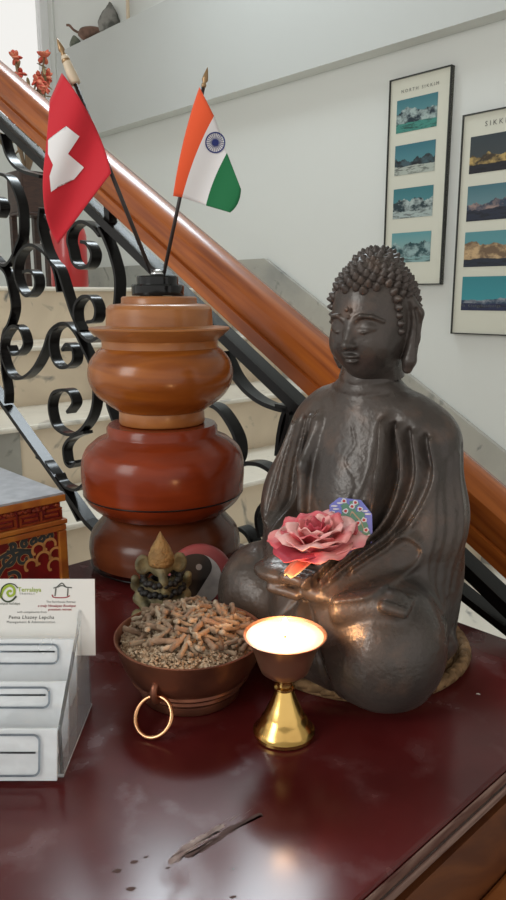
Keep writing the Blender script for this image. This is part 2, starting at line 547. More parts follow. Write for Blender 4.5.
# moulded strips along the right-hand edge
mb = MB()
mb.add(*box((G0 - 0.0018, WF, TABLE_Z - 0.010), (G0 - 0.0004, WB, TABLE_Z - 0.0025), gw))
mb.build('edge_strip', M['edge'], tb, smooth=False, bevel=0.002)
mb = MB()
mb.add(*box((G0 - 0.0048, WF, TABLE_Z - 0.014), (G0 - 0.0030, WB, TABLE_Z - 0.009), gw))
o = mb.build('edge_strip', M['edge'], tb, smooth=False, bevel=0.003)
v, f = prism([(G0 - 0.0035, WF + 0.01), (G0 - 0.0035, WB - 0.01), (G2 - 0.01, WB - 0.01), (G2 - 0.01, WBOX - 0.01), (GX2 - 0.01, WBOX - 0.01), (GX2 - 0.01, WF + 0.01)], FLOOR_Z, TABLE_Z - 0.0225, gw)
obj('cabinet_body', v, f, M['cabinet'], tb, smooth=False)
mb = MB().add(*box((G0 - 0.020, WF + 0.01, FLOOR_Z), (G0 - 0.004, WB - 0.01, TABLE_Z - 0.078), gw))
mb.build('lower_rail', M['cabinet_light'], tb, smooth=False, bevel=0.003)
# worn scratch in the lacquer
M['scratchdark'] = mat('dark_gouge', (0.075, 0.035, 0.028), 0.55, spec=0.3)
def flat_patch(name, pts, m, z, jag=0.0):
    P = spline(pts, 6, closed=True); n = len(P)
    c = np.mean(P, axis=0)
    V = [on_z(q[0] + jag * rng.normal(), q[1] + jag * rng.normal(), TABLE_Z + z) for q in P] + [on_z(c[0], c[1], TABLE_Z + z)]
    return obj(name, V, [(i, (i + 1) % n, n) for i in range(n)], m, tb, smooth=False)
M['scratchpale'] = mat('rubbed_lacquer', (0.30, 0.22, 0.19), 0.5, vary=(120, (0.16, 0.09, 0.08), 0.4, 0.62))
flat_patch('rubbed_patch', [(168, 861), (178, 851), (190, 842), (205, 833), (221, 824), (224, 828), (214, 834), (200, 845), (186, 856), (172, 864)], M['scratchpale'], 0.00008, 0.7)
flat_patch('gouge', [(184, 856), (196, 850), (206, 842), (218, 836), (224, 829), (238, 823), (258, 813), (262, 815), (246, 824), (228, 835), (208, 848), (192, 857)], M['scratchdark'], 0.00014, 0.6)
for u_, v_, r_ in ((117, 871, 3.0), (134, 862, 2.6), (131, 889, 3.2), (146, 857, 1.6), (168, 868, 1.4), (233, 869, 1.1), (233, 897, 2.2)):
    flat_patch('chip', [(u_ - 1.6 * r_, v_ + 0.2 * r_), (u_ - 0.2 * r_, v_ - 0.7 * r_), (u_ + 1.5 * r_, v_ - 0.4 * r_), (u_ + 0.4 * r_, v_ + 0.6 * r_)], M['scratchdark'], 0.0001, 0.3)
M['scratch'] = mat('bare_scratch', (0.34, 0.24, 0.20), 0.6)
sb = MB()
for i in range(26):
    s = rng.random(); q = rng.random()
    u0 = 172 + 52 * s + 3 * rng.normal(); v0 = 860 - 34 * s + 2.2 * rng.normal()
    L = 5 + 16 * q
    a = on_z(u0, v0, TABLE_Z + 0.0002); b = on_z(u0 + L, v0 - L * 0.62, TABLE_Z + 0.0002)
    w = np.array([0.0003 + 0.0006 * rng.random(), 0.0006, 0])
    mid = (a + b) / 2
    sb.add([a, mid - w, b, mid + w], [(0, 1, 2, 3)])
for i in range(9):
    s = rng.random()
    u0 = 222 + 34 * s; v0 = 826 - 18 * s + 2 * rng.normal()
    a = on_z(u0, v0, TABLE_Z + 0.0002); b = on_z(u0 + 9, v0 - 6, TABLE_Z + 0.0002)
    w = np.array([0.0002, 0.0003, 0])
    sb.add([a, (a + b) / 2 - w, b, (a + b) / 2 + w], [(0, 1, 2, 3)])
sb.build('scratch', M['scratch'], tb, smooth=False)

# ================================================================= railing
M['iron_mid'] = M['iron']
rl = thing('stair_railing', 'black wrought iron scroll railing under a thick varnished wooden handrail', 'railing', gw(0.9, RAIL_W, FLOOR_Z))
NW = np.array([WX, WY, 0])
def rp(u, v, W=RAIL_W): return on_w(u, v, W)
# handrail: profile swept along the slope
a = to_gwz(rp(0, 83)); b = to_gwz(rp(467, 494.5))
slope = (a[2] - b[2]) / (a[0] - b[0])
def rail_z(G): return b[2] + (G - b[0]) * slope
ang = math.atan(slope)
prof = [(-0.030, -0.038), (0.030, -0.038), (0.032, -0.014), (0.028, -0.012), (0.033, -0.004), (0.036, 0.012), (0.033, 0.026), (0.022, 0.037), (0.008, 0.041), (-0.008, 0.041), (-0.022, 0.037), (-0.033, 0.026), (-0.036, 0.012), (-0.033, -0.004), (-0.028, -0.012), (-0.032, -0.014)]
def sweep(prof, Ga, Gb):
    v = []; n = len(prof)
    for G in (Ga, Gb):
        for w, h in prof:
            p = gw(G - h * math.sin(ang), RAIL_W + w, rail_z(G) + h * math.cos(ang))
            v.append(p)
    f = [tuple(range(n))[::-1], tuple(range(n, 2 * n))] + [(i, (i + 1) % n, (i + 1) % n + n, i + n) for i in range(n)]
    return v, f
GA, GB = -0.05, 2.35
v, f = sweep([(w * 0.80, h * 0.70) for w, h in prof], GA, GB)
obj('handrail', v, f, M['railwood'], rl, autosmooth=35)
def bar_from(us, name, w, t, Wd=RAIL_W):
    P = [rp(u, v_, Wd) for u, v_ in us]
    vv, ff = ribbon(P, NW, w, t)
    return obj(name, vv, ff, M['iron'], rl, smooth=False)
# straight bars: fit through the traced ends
def straight(p, q, name, w, t, ext=(0.0, 0.0)):
    A = to_gwz(rp(*p)); B = to_gwz(rp(*q))
    d = B - A
    A2 = A - d * ext[0]; B2 = B + d * ext[1]
    vv, ff = ribbon([gw(*A2), gw(*B2)], NW, w, t)
    return obj(name, vv, ff, M['iron'], rl, smooth=False)
straight((0, 120), (462, 560), 'top_bar', 0.024, 0.013, (0.3, 0.25))
straight((0, 395), (90, 521), 'bottom_bar', 0.022, 0.010, (0.6, 0.0))
straight((90, 521), (62 + 300, 790), 'bottom_bar', 0.022, 0.010, (0.0, 0.0))
SC = [
 [(27,272),(34,271),(39,277),(39,288),(31,296),(23,288),(18.5,272),(22,255),(33,245),(46,251),(55,262),(62,271),(70,296),(76,314),(84,331)],
 [(91,322),(98,320),(100,309),(95,298),(86,297),(79,306),(79,320),(85,334),(94,341),(103,337)],
 [(12,346),(16,354),(23,352.5),(28,343),(23.5,329),(15,326.6),(6,340),(6,357.5),(13.6,375),(24.7,378),(37,368.6),(47,350),(53,333),(62,324.5),(71,324),(79.5,333),(86,346),(95,367),(98,393),(95,413),(86,428),(76,434),(66,432),(57,424),(53,407),(56,394),(63,390),(72,391),(77,402),(71,412)],
 [(66,350),(71,344),(77,350),(77,361),(70,367),(62,366),(56,357),(54,343),(57,330),(65,324)],
 [(88,432),(75,437),(68,446),(68,456),(70,463),(75,466),(80,461)],
 [(60,474),(64,482),(71,487),(80,489),(88,483)],
 [(5,135),(11,156),(23,170),(44,177)],
 [(0,174),(10,177),(18,190),(23.5,209),(24,234),(20,246),(16,257),(10,265),(3,264),(-4,257)],
 [(-10,262),(0,265),(9,273),(13.5,290),(16,308),(12,324),(7,333),(5,350),(6,370),(9,390),(9,403)],
 [(-12,212),(-6,199),(1,199),(5,207),(2,216),(-4,215)],
 [(104,236),(96,227),(85,222),(75,229),(72,240),(74,250),(77,262),(84,268),(93,265),(96,254),(91,244),(85,242)],
 [(60,196),(66,206),(64,217),(56,222),(49,216)],
 [(62,292),(58,270),(50,252),(46,240),(43,226),(44,208)],
 [(103,228),(109,240),(115,256),(120,278),(119,304),(115,330),(110,372),(111,400),(117,420)],
 [(226,352),(233,367),(239,378),(250,391),(265,402),(284,409),(296,409)],
 [(196,408),(209,404),(221,408),(232,422),(240,439),(241,455),(236,466)],
 [(290,408),(286,420),(283,436),(281,455)],
 [(238,466),(248,463),(260,463),(270,467),(279,475),(286,490)],
 [(230,533),(237,530),(244,528),(252,535),(257,548),(258,562)],
 [(276,496),(268,502),(262,511),(261,522),(264,536)],
 [(280,405),(288,407),(293,413),(290,430),(284,450)],
 [(40,456),(50,463),(58,475),(70,497),(82,520)],
]
for c in SC:
    P = [rp(*q) for q in spline(c, 5)]
    vv, ff = ribbon(P, NW, 0.019, 0.0055)
    obj('scroll', vv, ff, M['iron'], rl, autosmooth=40)
# lower bar of the panel at the right, running beside the top bar
P = [rp(*q) for q in spline([(330, 470), (400, 530), (440, 571), (461, 590), (506, 625), (560, 668)], 4)]
vv, ff = ribbon(P, NW, 0.020, 0.0075)
obj('scroll', vv, ff, M['iron'], rl, autosmooth=40)
# short pickets between handrail and top bar, posts down to the steps
def picket(u, v0, v1, w=0.014):
    A = to_gwz(rp(u, v0)); 
    zz = rp(u, v1)[2]
    v_, f_ = box((A[0] - w / 2, RAIL_W - w / 2, zz), (A[0] + w / 2, RAIL_W + w / 2, rail_z(A[0]) - 0.03), gw)
    obj('picket', v_, f_, M['iron'], rl, smooth=False)
picket(110, 205, 232)
for G in (1.72, 0.885, 0.452):
    k = int(math.floor((G1 - G) / T_)) + 1
    zt = max(FLOOR_Z, ZL - k * R_ if G < G1 else ZL)
    if G >= G1: zt = ZL
    v_, f_ = box((G - 0.012, RAIL_W - 0.012, zt - 0.002), (G + 0.012, RAIL_W + 0.012, rail_z(G) - 0.11), gw)
    obj('post', v_, f_, M['iron'], rl, smooth=False)

# ================================================================= posters
def uvquad(name, pts, m, parent):
    o = obj(name, pts, [(0, 1, 2, 3)], m, parent, smooth=False)
    uv = o.data.uv_layers.new(name='UVMap')
    uvs = {0: (0, 0), 1: (1, 0), 2: (1, 1), 3: (0, 1)}
    for lp in o.data.loops: uv.data[lp.index].uv = uvs[lp.vertex_index]
    return o
def mountain(name, sky1, sky2, rock, snow, seed, base, amp, fg, fgh, freq=2.2, fgwave=0.06):
    m = mat(name, (0.5, 0.5, 0.5), 0.35)
    nt = m.node_tree; N = nt.nodes.new; L = nt.links.new
    uv = N('ShaderNodeUVMap'); sp = N('ShaderNodeSeparateXYZ'); L(uv.outputs[0], sp.inputs[0])
    def math_(op, a, b=None):
        n = N('ShaderNodeMath'); n.operation = op
        for i, x in enumerate((a, b)):
            if x is None: continue
            if isinstance(x, (int, float)): n.inputs[i].default_value = x
            else: L(x, n.inputs[i])
        return n.outputs[0]
    def noise(sx, sy, off, sc=1, det=5):
        cb = N('ShaderNodeCombineXYZ'); L(math_('MULTIPLY', sp.outputs[0], sx), cb.inputs[0]); L(math_('MULTIPLY', sp.outputs[1], sy), cb.inputs[1]); cb.inputs[2].default_value = off
        n = N('ShaderNodeTexNoise'); n.inputs['Scale'].default_value = sc; n.inputs['Detail'].default_value = det; n.inputs['Roughness'].default_value = 0.6
        L(cb.outputs[0], n.inputs['Vector']); return n.outputs['Fac']
    def mix(f, a, b):
        n = N('ShaderNodeMix'); n.data_type = 'RGBA'; L(f, n.inputs['Factor'])
        for i, c in ((6, a), (7, b)):
            if isinstance(c, tuple): n.inputs[i].default_value = (*c, 1)
            else: L(c, n.inputs[i])
        return n.outputs[2]
    def step(x, lo, hi):
        r = N('ShaderNodeMapRange'); r.inputs['From Min'].default_value = lo; r.inputs['From Max'].default_value = hi; L(x, r.inputs['Value']); return r.outputs['Result']
    sky = mix(sp.outputs[1], sky2, sky1)
    ridge = math_('ADD', math_('MULTIPLY', math_('SUBTRACT', noise(freq * 0.9, 0, seed), 0.5), amp * 4.2), base)
    below = step(math_('SUBTRACT', ridge, sp.outputs[1]), 0.0, 0.02)
    tex = mix(step(noise(5, 4, seed + 3), 0.42, 0.60), rock, snow)
    col = mix(below, sky, tex)
    fgl = math_('ADD', math_('MULTIPLY', math_('SUBTRACT', noise(freq * 1.5, 0, seed + 9), 0.5), fgwave * 2.6), fgh)
    fgc = mix(step(noise(6, 14, seed + 5), 0.48, 0.62), fg, tuple(c * 0.35 for c in fg))
    col = mix(step(math_('SUBTRACT', fgl, sp.outputs[1]), 0.0, 0.02), col, fgc)
    hs = N('ShaderNodeHueSaturation'); hs.inputs['Value'].default_value = 0.8; L(col, hs.inputs['Color']); col = hs.outputs['Color']
    L(col, bsdf(m).inputs['Base Color'])
    return m
M['mount'] = mat('cream_poster_card', (0.60, 0.59, 0.50), 0.5)
M['frame'] = mat('thin_black_frame', (0.02, 0.022, 0.02), 0.35)
M['ink'] = mat('grey_ink', (0.10, 0.10, 0.09), 0.7)
def text_mesh(name, body, m, parent, fn, size, align='CENTER', bold=0.0, spacing=1.0, thick=0.0002):
    """lettering as a mesh; fn maps (x, y, lift) to world"""
    c = bpy.data.curves.new('lettering', 'FONT')
    c.body = body; c.size = size; c.align_x = align; c.align_y = 'CENTER'; c.offset = bold; c.space_character = spacing; c.resolution_u = 2
    tmp = bpy.data.objects.new('lettering_tmp', c)
    COL.objects.link(tmp)
    dg = bpy.context.evaluated_depsgraph_get()
    me = bpy.data.meshes.new_from_object(tmp.evaluated_get(dg))
    V = [fn(p.co.x, p.co.y, thick) for p in me.vertices]
    F = [tuple(p.vertices) for p in me.polygons]
    bpy.data.objects.remove(tmp); bpy.data.curves.remove(c)
    bpy.data.meshes.remove(me)
    return obj(name, V, F, m, parent, smooth=False)
PW = WALL_W - 0.014
def poster(Ga, Gb, z0, z1, title, photos, label, rects, title_z, tsize, cap=False):
    """Ga is the left (far) edge"""
    root = thing('mountain_poster', label, 'poster', gw((Ga + Gb) / 2, PW, z0), 'framed mountain posters on the wall')
    P = lambda p, z, w=0.0: gw(Ga + (Gb - Ga) * p, PW - w, z0 + (z1 - z0) * z)
    H = z1 - z0; Wd = abs(Ga - Gb)
    v, f = box((Ga, PW, z0), (Gb, WALL_W - 0.001, z1), gw)
    obj('mount_board', v, f, M['mount'], root, smooth=False)
    fb = MB(); e = 0.0035
    for a, b in (((Ga, z0), (Ga - e, z1)), ((Gb + e, z0), (Gb, z1)), ((Ga, z0), (Gb, z0 + e)), ((Ga, z1 - e), (Gb, z1))):
        fb.add(*box((a[0], PW - 0.006, a[1]), (b[0], WALL_W - 0.001, b[1]), gw))
    fb.build('frame', M['frame'], root, smooth=False)
    for (p0, p1, q0, q1), m in zip(rects, photos):
        uvquad('photograph', [P(p0, q0, 0.0008), P(p1, q0, 0.0008), P(p1, q1, 0.0008), P(p0, q1, 0.0008)], m, root)
    fn = lambda x, y, l: gw(Ga - Wd * 0.5 - x, PW - 0.0008 - l, z0 + H * title_z + y)
    text_mesh('title_lettering', title, M['ink'], root, fn, tsize, spacing=1.55)
    if cap:
        fn2 = lambda x, y, l: gw(Ga - Wd * 0.12 - x, PW - 0.0008 - l, z0 + H * 0.135 + y)
        text_mesh('caption_lettering', 'Mt. Khangchendzonga', M['ink'], root, fn2, 0.013, align='LEFT', spacing=1.2)
    return root
def wl(u, v): return to_gwz(on_w(u, v, PW))
tl = wl(390.6, 80); tr = wl(453, 65.5); br = wl(440.8, 284.5)
z1 = (tl[2] + tr[2]) / 2; z0 = br[2]
FA, FB = tl[0], (tr[0] + br[0]) / 2
c_ = (0.5, 0.5, 0.5)
ph1 = [
 mountain('photo_lake_peaks', (0.05, 0.20, 0.24), (0.16, 0.36, 0.38), (0.012, 0.03, 0.045), (0.42, 0.52, 0.50), 1.3, 0.66, 0.22, (0.06, 0.28, 0.23), 0.28, 2.6, 0.05),
 mountain('photo_valley_snow', (0.04, 0.17, 0.22), (0.12, 0.33, 0.36), (0.010, 0.014, 0.018), (0.06, 0.11, 0.13), 4.1, 0.55, 0.30, (0.46, 0.50, 0.44), 0.30, 1.8, 0.08),
 mountain('photo_glacier', (0.04, 0.19, 0.22), (0.10, 0.30, 0.33), (0.012, 0.035, 0.045), (0.46, 0.54, 0.52), 7.7, 0.64, 0.22, (0.42, 0.50, 0.48), 0.24, 3.0, 0.12),
 mountain('photo_icefall', (0.12, 0.35, 0.38), (0.35, 0.45, 0.40), (0.012, 0.06, 0.07), (0.32, 0.46, 0.46), 10.2, 0.62, 0.25, (0.25, 0.42, 0.42), 0.2, 3.4, 0.1),
]
R1 = []
Htot = 1.0
for ya, yb in ((182, 258), (287, 358), (390, 462), (497, 570)):     # pixel rows on the poster's right edge, as fractions of 122..621
    R1.append((0.13, 0.80, 1 - (yb - 3 - 128) / 495.0, 1 - (ya - 3 - 128) / 495.0))
poster(FA, FB, z0, z1, 'NORTH SIKKIM', ph1, 'framed NORTH SIKKIM poster with teal lake photograph at the top', R1, 0.935, 0.0145)
tl2 = wl(461.7, 116); bl2 = wl(453, 333.6)
wid = abs(FA - FB) * 1.04
GL = (tl2[0] + bl2[0]) / 2
ph2 = [
 mountain('photo_golden_ridge', (0.035, 0.05, 0.06), (0.06, 0.07, 0.07), (0.05, 0.035, 0.02), (0.55, 0.38, 0.13), 2.2, 0.44, 0.20, (0.012, 0.014, 0.022), 0.24, 2.0, 0.06),
 mountain('photo_blue_dawn', (0.06, 0.17, 0.21), (0.20, 0.34, 0.36), (0.03, 0.05, 0.09), (0.36, 0.25, 0.22), 5.6, 0.50, 0.22, (0.015, 0.022, 0.045), 0.34, 1.9, 0.1),
 mountain('photo_golden_peak', (0.10, 0.30, 0.33), (0.12, 0.34, 0.38), (0.18, 0.11, 0.06), (0.62, 0.42, 0.22), 8.4, 0.56, 0.30, (0.012, 0.02, 0.04), 0.24, 1.6, 0.05),
 mountain('photo_tree_view', (0.03, 0.24, 0.28), (0.05, 0.33, 0.38), (0.02, 0.05, 0.10), (0.30, 0.32, 0.36), 11.5, 0.34, 0.10, (0.012, 0.02, 0.07), 0.22, 2.5, 0.06),
]
h2 = tl2[2] - bl2[2]
R2 = []
for ya, yb in ((288, 368), (395, 473), (497, 576), (598, 676)):
    R2.append((0.125, 0.86, 1 - (yb - 238) / 494.0, 1 - (ya - 238) / 494.0))
poster(GL, GL - wid, bl2[2], tl2[2], 'SIKKIM', ph2, 'framed SIKKIM poster with golden ridge photograph at the top', R2, 0.945, 0.021, True)

# ================================================================= landing: canister, plant stand, gallery ledge
M['canred'] = mat('red_enamel', (0.42, 0.02, 0.02), 0.35, coat=0.3)
base = on_z(70, 284.5, ZL + 0.001)
def at_landing(u, G):
    d = ray(u, 280); t = G / (GX * d[0] + GY * d[1]); p = EYE + d * t; return np.array([p[0], p[1], ZL])
cp = at_landing(70, 2.42)
can = thing('canister', 'red cylindrical canister standing on the stair landing', 'canister', cp)
r = 0.066
v, f = lathe([(r * 0.96, 0.0), (r, 0.006), (r, 0.18), (r * 0.9, 0.205), (r * 0.6, 0.225), (r * 0.3, 0.232)], cp, 40)
obj('cylinder_body', v, f, M['canred'], can, autosmooth=40)
v, f = lathe([(r * 0.3, 0.2325), (r * 0.3, 0.252), (r * 0.2, 0.258)], cp, 20)
obj('neck_valve', v, f, M['blackplastic'], can, autosmooth=40)
# plant stand: dark brown box on legs with dried flowers
M['darkwood'] = wood('dark_brown_wood', (0.050, 0.022, 0.014), (0.028, 0.012, 0.009), 0.4, 0.2, (3, 3, 14), 6)
sp_ = at_landing(33.5, 2.95)
ps = thing('plant_stand', 'dark brown wooden planter stand on the stair landing', 'plant stand', sp_)
G_, W_, _ = to_gwz(sp_)
S = 0.062
zt = on_w(33, 171, W_)[2]; zb = on_w(33, 213, W_)[2]
bb = MB()
for a, b in (((G_ - S, W_ - S, zb), (G_ + S, W_ - S + 0.012, zt)), ((G_ - S, W_ + S - 0.012, zb), (G_ + S, W_ + S, zt)), ((G_ - S, W_ - S + 0.012, zb), (G_ - S + 0.012, W_ + S - 0.012, zt)), ((G_ + S - 0.012, W_ - S + 0.012, zb), (G_ + S, W_ + S - 0.012, zt)), ((G_ - S, W_ - S, zb - 0.012), (G_ + S, W_ + S, zb))):
    bb.add(*box(a, b, gw))
bb.build('planter_box', M['darkwood'], ps, smooth=False, bevel=0.003)
for sx in (-1, 1):
    for sy in (-1, 1):
        v, f = box((G_ + sx * (S - 0.012) - 0.012, W_ + sy * (S - 0.012) - 0.012, ZL), (G_ + sx * (S - 0.012) + 0.012, W_ + sy * (S - 0.012) + 0.012, zb - 0.0125), gw)
        obj('leg', v, f, M['darkwood'], ps, smooth=False)
M['stem'] = mat('dry_stem', (0.22, 0.15, 0.09), 0.8)
M['dryleaf'] = mat('dry_leaf', (0.30, 0.20, 0.10), 0.8, vary=(30, (0.16, 0.12, 0.05), 0.4, 0.6))
M['bloom'] = mat('red_dried_bloom', (0.55, 0.06, 0.04), 0.7, vary=(50, (0.62, 0.22, 0.12), 0.4, 0.65))
yst = sp_[1]
soil = np.array([sp_[0], sp_[1], zt - 0.02])
fl = thing('dried_flowers', 'spray of red dried flowers standing in the brown planter', 'dried flowers', soil)
def petal_cluster(c, r, n, mbs):
    for i in range(n):
        d = rng.normal(size=3); d /= np.linalg.norm(d)
        q = c + d * r * 0.55
        rot = Vector(d).to_track_quat('Z', 'Y').to_matrix()
        mbs.add(*ellipsoid(q, (r * 0.45, r * 0.25, r * 0.55), 8, 5, rot))
heads = [(15, 58, 7), (21, 73.5, 6), (44, 57, 7.5), (46.5, 77, 8), (42, 83, 7.5), (36.5, 81, 6), (45, 88, 6), (39.5, 76, 5), (18, 76, 4), (6, 108, 7), (14, 116, 7), (20, 124, 6), (25, 130, 5), (9, 122, 6)]
sb_ = MB(); lb = MB()
for i, (u, v_, pr) in enumerate(heads):
    p = on_y(u, v_, yst + 0.05 * rng.normal())
    r_ = pr * depth_at(p[1], p[2]) / FOC
    pb_ = MB(); petal_cluster(p, r_, 12, pb_)
    pb_.build('bloom', M['bloom'], fl, sub=1)
    mid = (p + soil) / 2 + np.array([0.02 * rng.normal(), 0.02 * rng.normal(), 0.03])
    sb_.add(*tube(spline([soil, mid, p], 6), 0.004, 6))
    for k in range(5):
        q = p + (mid - p) * (0.15 + 0.5 * rng.random()) + 0.012 * rng.normal(size=3)
        rot = Matrix.Rotation(rng.random() * 6, 3, 'Z') @ Matrix.Rotation(rng.random() * 3, 3, 'X')
        lb.add(*ellipsoid(q, (0.008, 0.002, 0.022), 6, 5, rot))
for k in range(70):
    q = soil + np.array([0.075 * rng.normal(), 0.06 * rng.normal(), 0.10 + 0.12 * rng.random()])
    rot = Matrix.Rotation(rng.random() * 6, 3, 'Z') @ Matrix.Rotation(rng.random() * 3, 3, 'X')
    lb.add(*ellipsoid(q, (0.009, 0.002, 0.024), 6, 5, rot))
sb_.build('stem', M['stem'], fl)
lb.build('dry_leaves', M['dryleaf'], fl)
# ornaments on the gallery ledge
LZ = 2.43; LW = 2.095
def ledge(u):
    d = ray(u, 30); t = LW / (WX * d[0] + WY * d[1]); p = EYE + d * t; return np.array([p[0], p[1], LZ])
M['rock'] = mat('grey_rock', (0.25, 0.24, 0.22), 0.85, vary=(18, (0.08, 0.08, 0.07), 0.42, 0.6), bump=(30, 0.6, 0.02))
M['gourd'] = mat('brown_driftwood', (0.20, 0.11, 0.08), 0.7, vary=(25, (0.10, 0.06, 0.04), 0.4, 0.6))
M['greenrock'] = mat('grey_green_stone', (0.17, 0.18, 0.14), 0.85, vary=(30, (0.07, 0.08, 0.06), 0.4, 0.6))
def rocky(name, c, r, m, label, cat, seed, peak=0.0):
    v, f = ellipsoid((0, 0, 0), (1, 1, 1), 22, 14)
    q = np.random.default_rng(seed); out = []
    D = q.normal(size=(14, 3)); D /= np.linalg.norm(D, axis=1)[:, None]
    for p in v:
        p = np.array(p); s = 1.0
        for d in D: s -= 0.12 * max(0, p @ d - 0.72) * 3
        z = max(p[2], -0.45)
        k = 1 - peak * max(0, p[2])
        out.append((c[0] + p[0] * r[0] * s * k, c[1] + p[1] * r[1] * s * k, c[2] + (z + 0.45) * r[2] * s))
    return tag(obj(name, out, f, m, loc=c, autosmooth=25), label, cat)
pk = ledge(110); s_ = depth_at(pk[1], pk[2]) / FOC
rocky('rock', pk, (15 * s_, 0.035, 27 * s_ / 1.25), M['rock'], 'peaked grey rock standing on the gallery parapet', 'rock', 3, 0.75)
g_ = ledge(90)
v, f = tube(spline([g_ + np.array([-0.06, 0, 0.03]), g_ + np.array([-0.02, 0, 0.034]), g_ + np.array([0.03, 0, 0.036]), g_ + np.array([0.065, 0, 0.03])], 6), [0.006, 0.014, 0.022, 0.027, 0.029, 0.03, 0.031, 0.031, 0.031, 0.031, 0.03, 0.029, 0.028, 0.027, 0.026, 0.023, 0.018, 0.012, 0.006][:19], 14)
dr = thing('driftwood', 'brown driftwood lump with curled tip on the gallery parapet', 'driftwood', g_)
obj('wood_lump', v, f, M['gourd'], dr)
v, f = tube(spline([g_ + np.array([-0.05, 0, 0.035]), g_ + np.array([-0.08, 0, 0.05]), g_ + np.array([-0.10, 0, 0.07]), g_ + np.array([-0.115, 0, 0.072])], 6), 0.006, 8)
obj('curled_tip', v, f, M['gourd'], dr)
rocky('stone', ledge(75), (7 * s_, 0.03, 9 * s_), M['greenrock'], 'small grey-green stone at the end of the gallery parapet', 'stone', 8, 0.2)
q = ledge(128.5)
v, f = lathe([(0.012, 0), (0.009, 0.01), (0.008, 0.16), (0.010, 0.165)], q, 12)
tag(obj('wooden_stick', v, f, M['ivory'], loc=q), 'thin pale upright stick on the gallery parapet beside the rock', 'stick')

# ================================================================= stacked turned wooden jars
PC = on_z(166, 563)
def pz(v_): return on_y(166, v_, PC[1])[2]
def pr(half, z): return half * depth_at(PC[1], z) / FOC
def jar_profile(rows):
    out = []
    for v_, h in rows:
        z = pz(v_); out.append((pr(h, z), z))
    return out
def smooth_prof(p, n=6):
    return [tuple(q) for q in spline(p, n)]
def lathe_w(prof_abs, z0=0, n=72):
    return lathe([(max(r, 0.0005), z) for r, z in prof_abs], (PC[0], PC[1], 0), n)
# bottom jar
zt0 = TABLE_Z
rows = [(563 + 0, 50)]
p = jar_profile([(511, 58), (519, 65), (528, 72), (540, 74.5), (552, 73), (563, 66), (571, 57)])[::-1]
p = [(0.052, zt0), (0.056, zt0 + 0.004)] + smooth_prof([q for q in p if q[1] > zt0 + 0.008])
zt1 = p[-1][1]
p += [(p[-1][0] - 0.003, zt1 + 0.003), (0.03, zt1 + 0.003)]
j1 = thing('wooden_jar', 'brown round turned wooden jar at the bottom of the stack', 'jar', (PC[0], PC[1], TABLE_Z), 'stacked turned wooden jars')
v, f = lathe_w(p); obj('jar_body', v, f, M['jardark'], j1, autosmooth=50)
zi = p[-1][1]
gr = pz(556)
v, f = tube([(PC[0] + (pr(72.6, gr)) * math.cos(t), PC[1] + pr(72.6, gr) * math.sin(t), gr) for t in np.linspace(0, 2 * math.pi, 72, endpoint=False)], 0.0011, 6, closed=True)
obj('lid_seam', v, f, M['iron'], j1)
# middle jar
p = jar_profile([(423, 53), (426, 55), (432, 55), (433.5, 55.5), (438, 66), (447, 76), (458, 80), (470, 80.5), (482, 79.5), (489, 78.5), (497, 74), (504, 66), (509, 59)])[::-1]
low = [(0.035, zi + 0.0003), (pr(56, zi), zi + 0.0003)]
p = low + [q for q in smooth_prof(p[:9]) if q[1] > zi + 0.003] + p[9:]
zt2 = p[-1][1]
p += [(0.03, zt2 + 0.001)]
j2 = thing('wooden_jar', 'reddish bulging turned wooden jar in the middle of the stack', 'jar', (PC[0], PC[1], zi), 'stacked turned wooden jars')
v, f = lathe_w(p); obj('jar_body', v, f, M['jarred'], j2, autosmooth=50)
gr = pz(489)
v, f = tube([(PC[0] + (pr(78.4, gr)) * math.cos(t), PC[1] + pr(78.4, gr) * math.sin(t), gr) for t in np.linspace(0, 2 * math.pi, 72, endpoint=False)], 0.0009, 6, closed=True)
obj('lid_seam', v, f, M['iron'], j2)
zi = p[-1][1]
# upper jar with lid
j3 = thing('wooden_jar', 'amber lidded turned wooden jar on top of the stack', 'jar', (PC[0], PC[1], zi), 'stacked turned wooden jars')
z9 = pz(409)
v, f = lathe_w([(0.03, zi + 0.0003), (pr(41.5, zi), zi + 0.0003), (pr(42.5, zi), zi + 0.002), (pr(42, z9), z9), (pr(40, z9), z9 + 0.0005)])
obj('foot_ring', v, f, M['jarlight'], j3, autosmooth=40)
p = smooth_prof(jar_profile([(409, 43), (403, 52), (394, 63), (383, 70), (372, 72), (361, 70), (352, 64), (347, 58.5)]))
p = [(0.02, p[0][1])] + p
v, f = lathe_w(p); obj('jar_body', v, f, M['jar'], j3, autosmooth=50)
lid = jar_profile([(347, 57.5), (341, 57.5), (339.5, 58), (330, 69), (328.5, 70), (327, 69), (326.5, 55), (325, 53), (309, 52.5), (306, 50.5), (304.5, 48), (303.5, 38), (302, 37.5), (298, 37.5), (296.5, 36), (296, 20)])
v, f = lathe_w(lid); obj('lid', v, f, M['jarlight'], j3, autosmooth=30)
ztop = lid[-1][1]
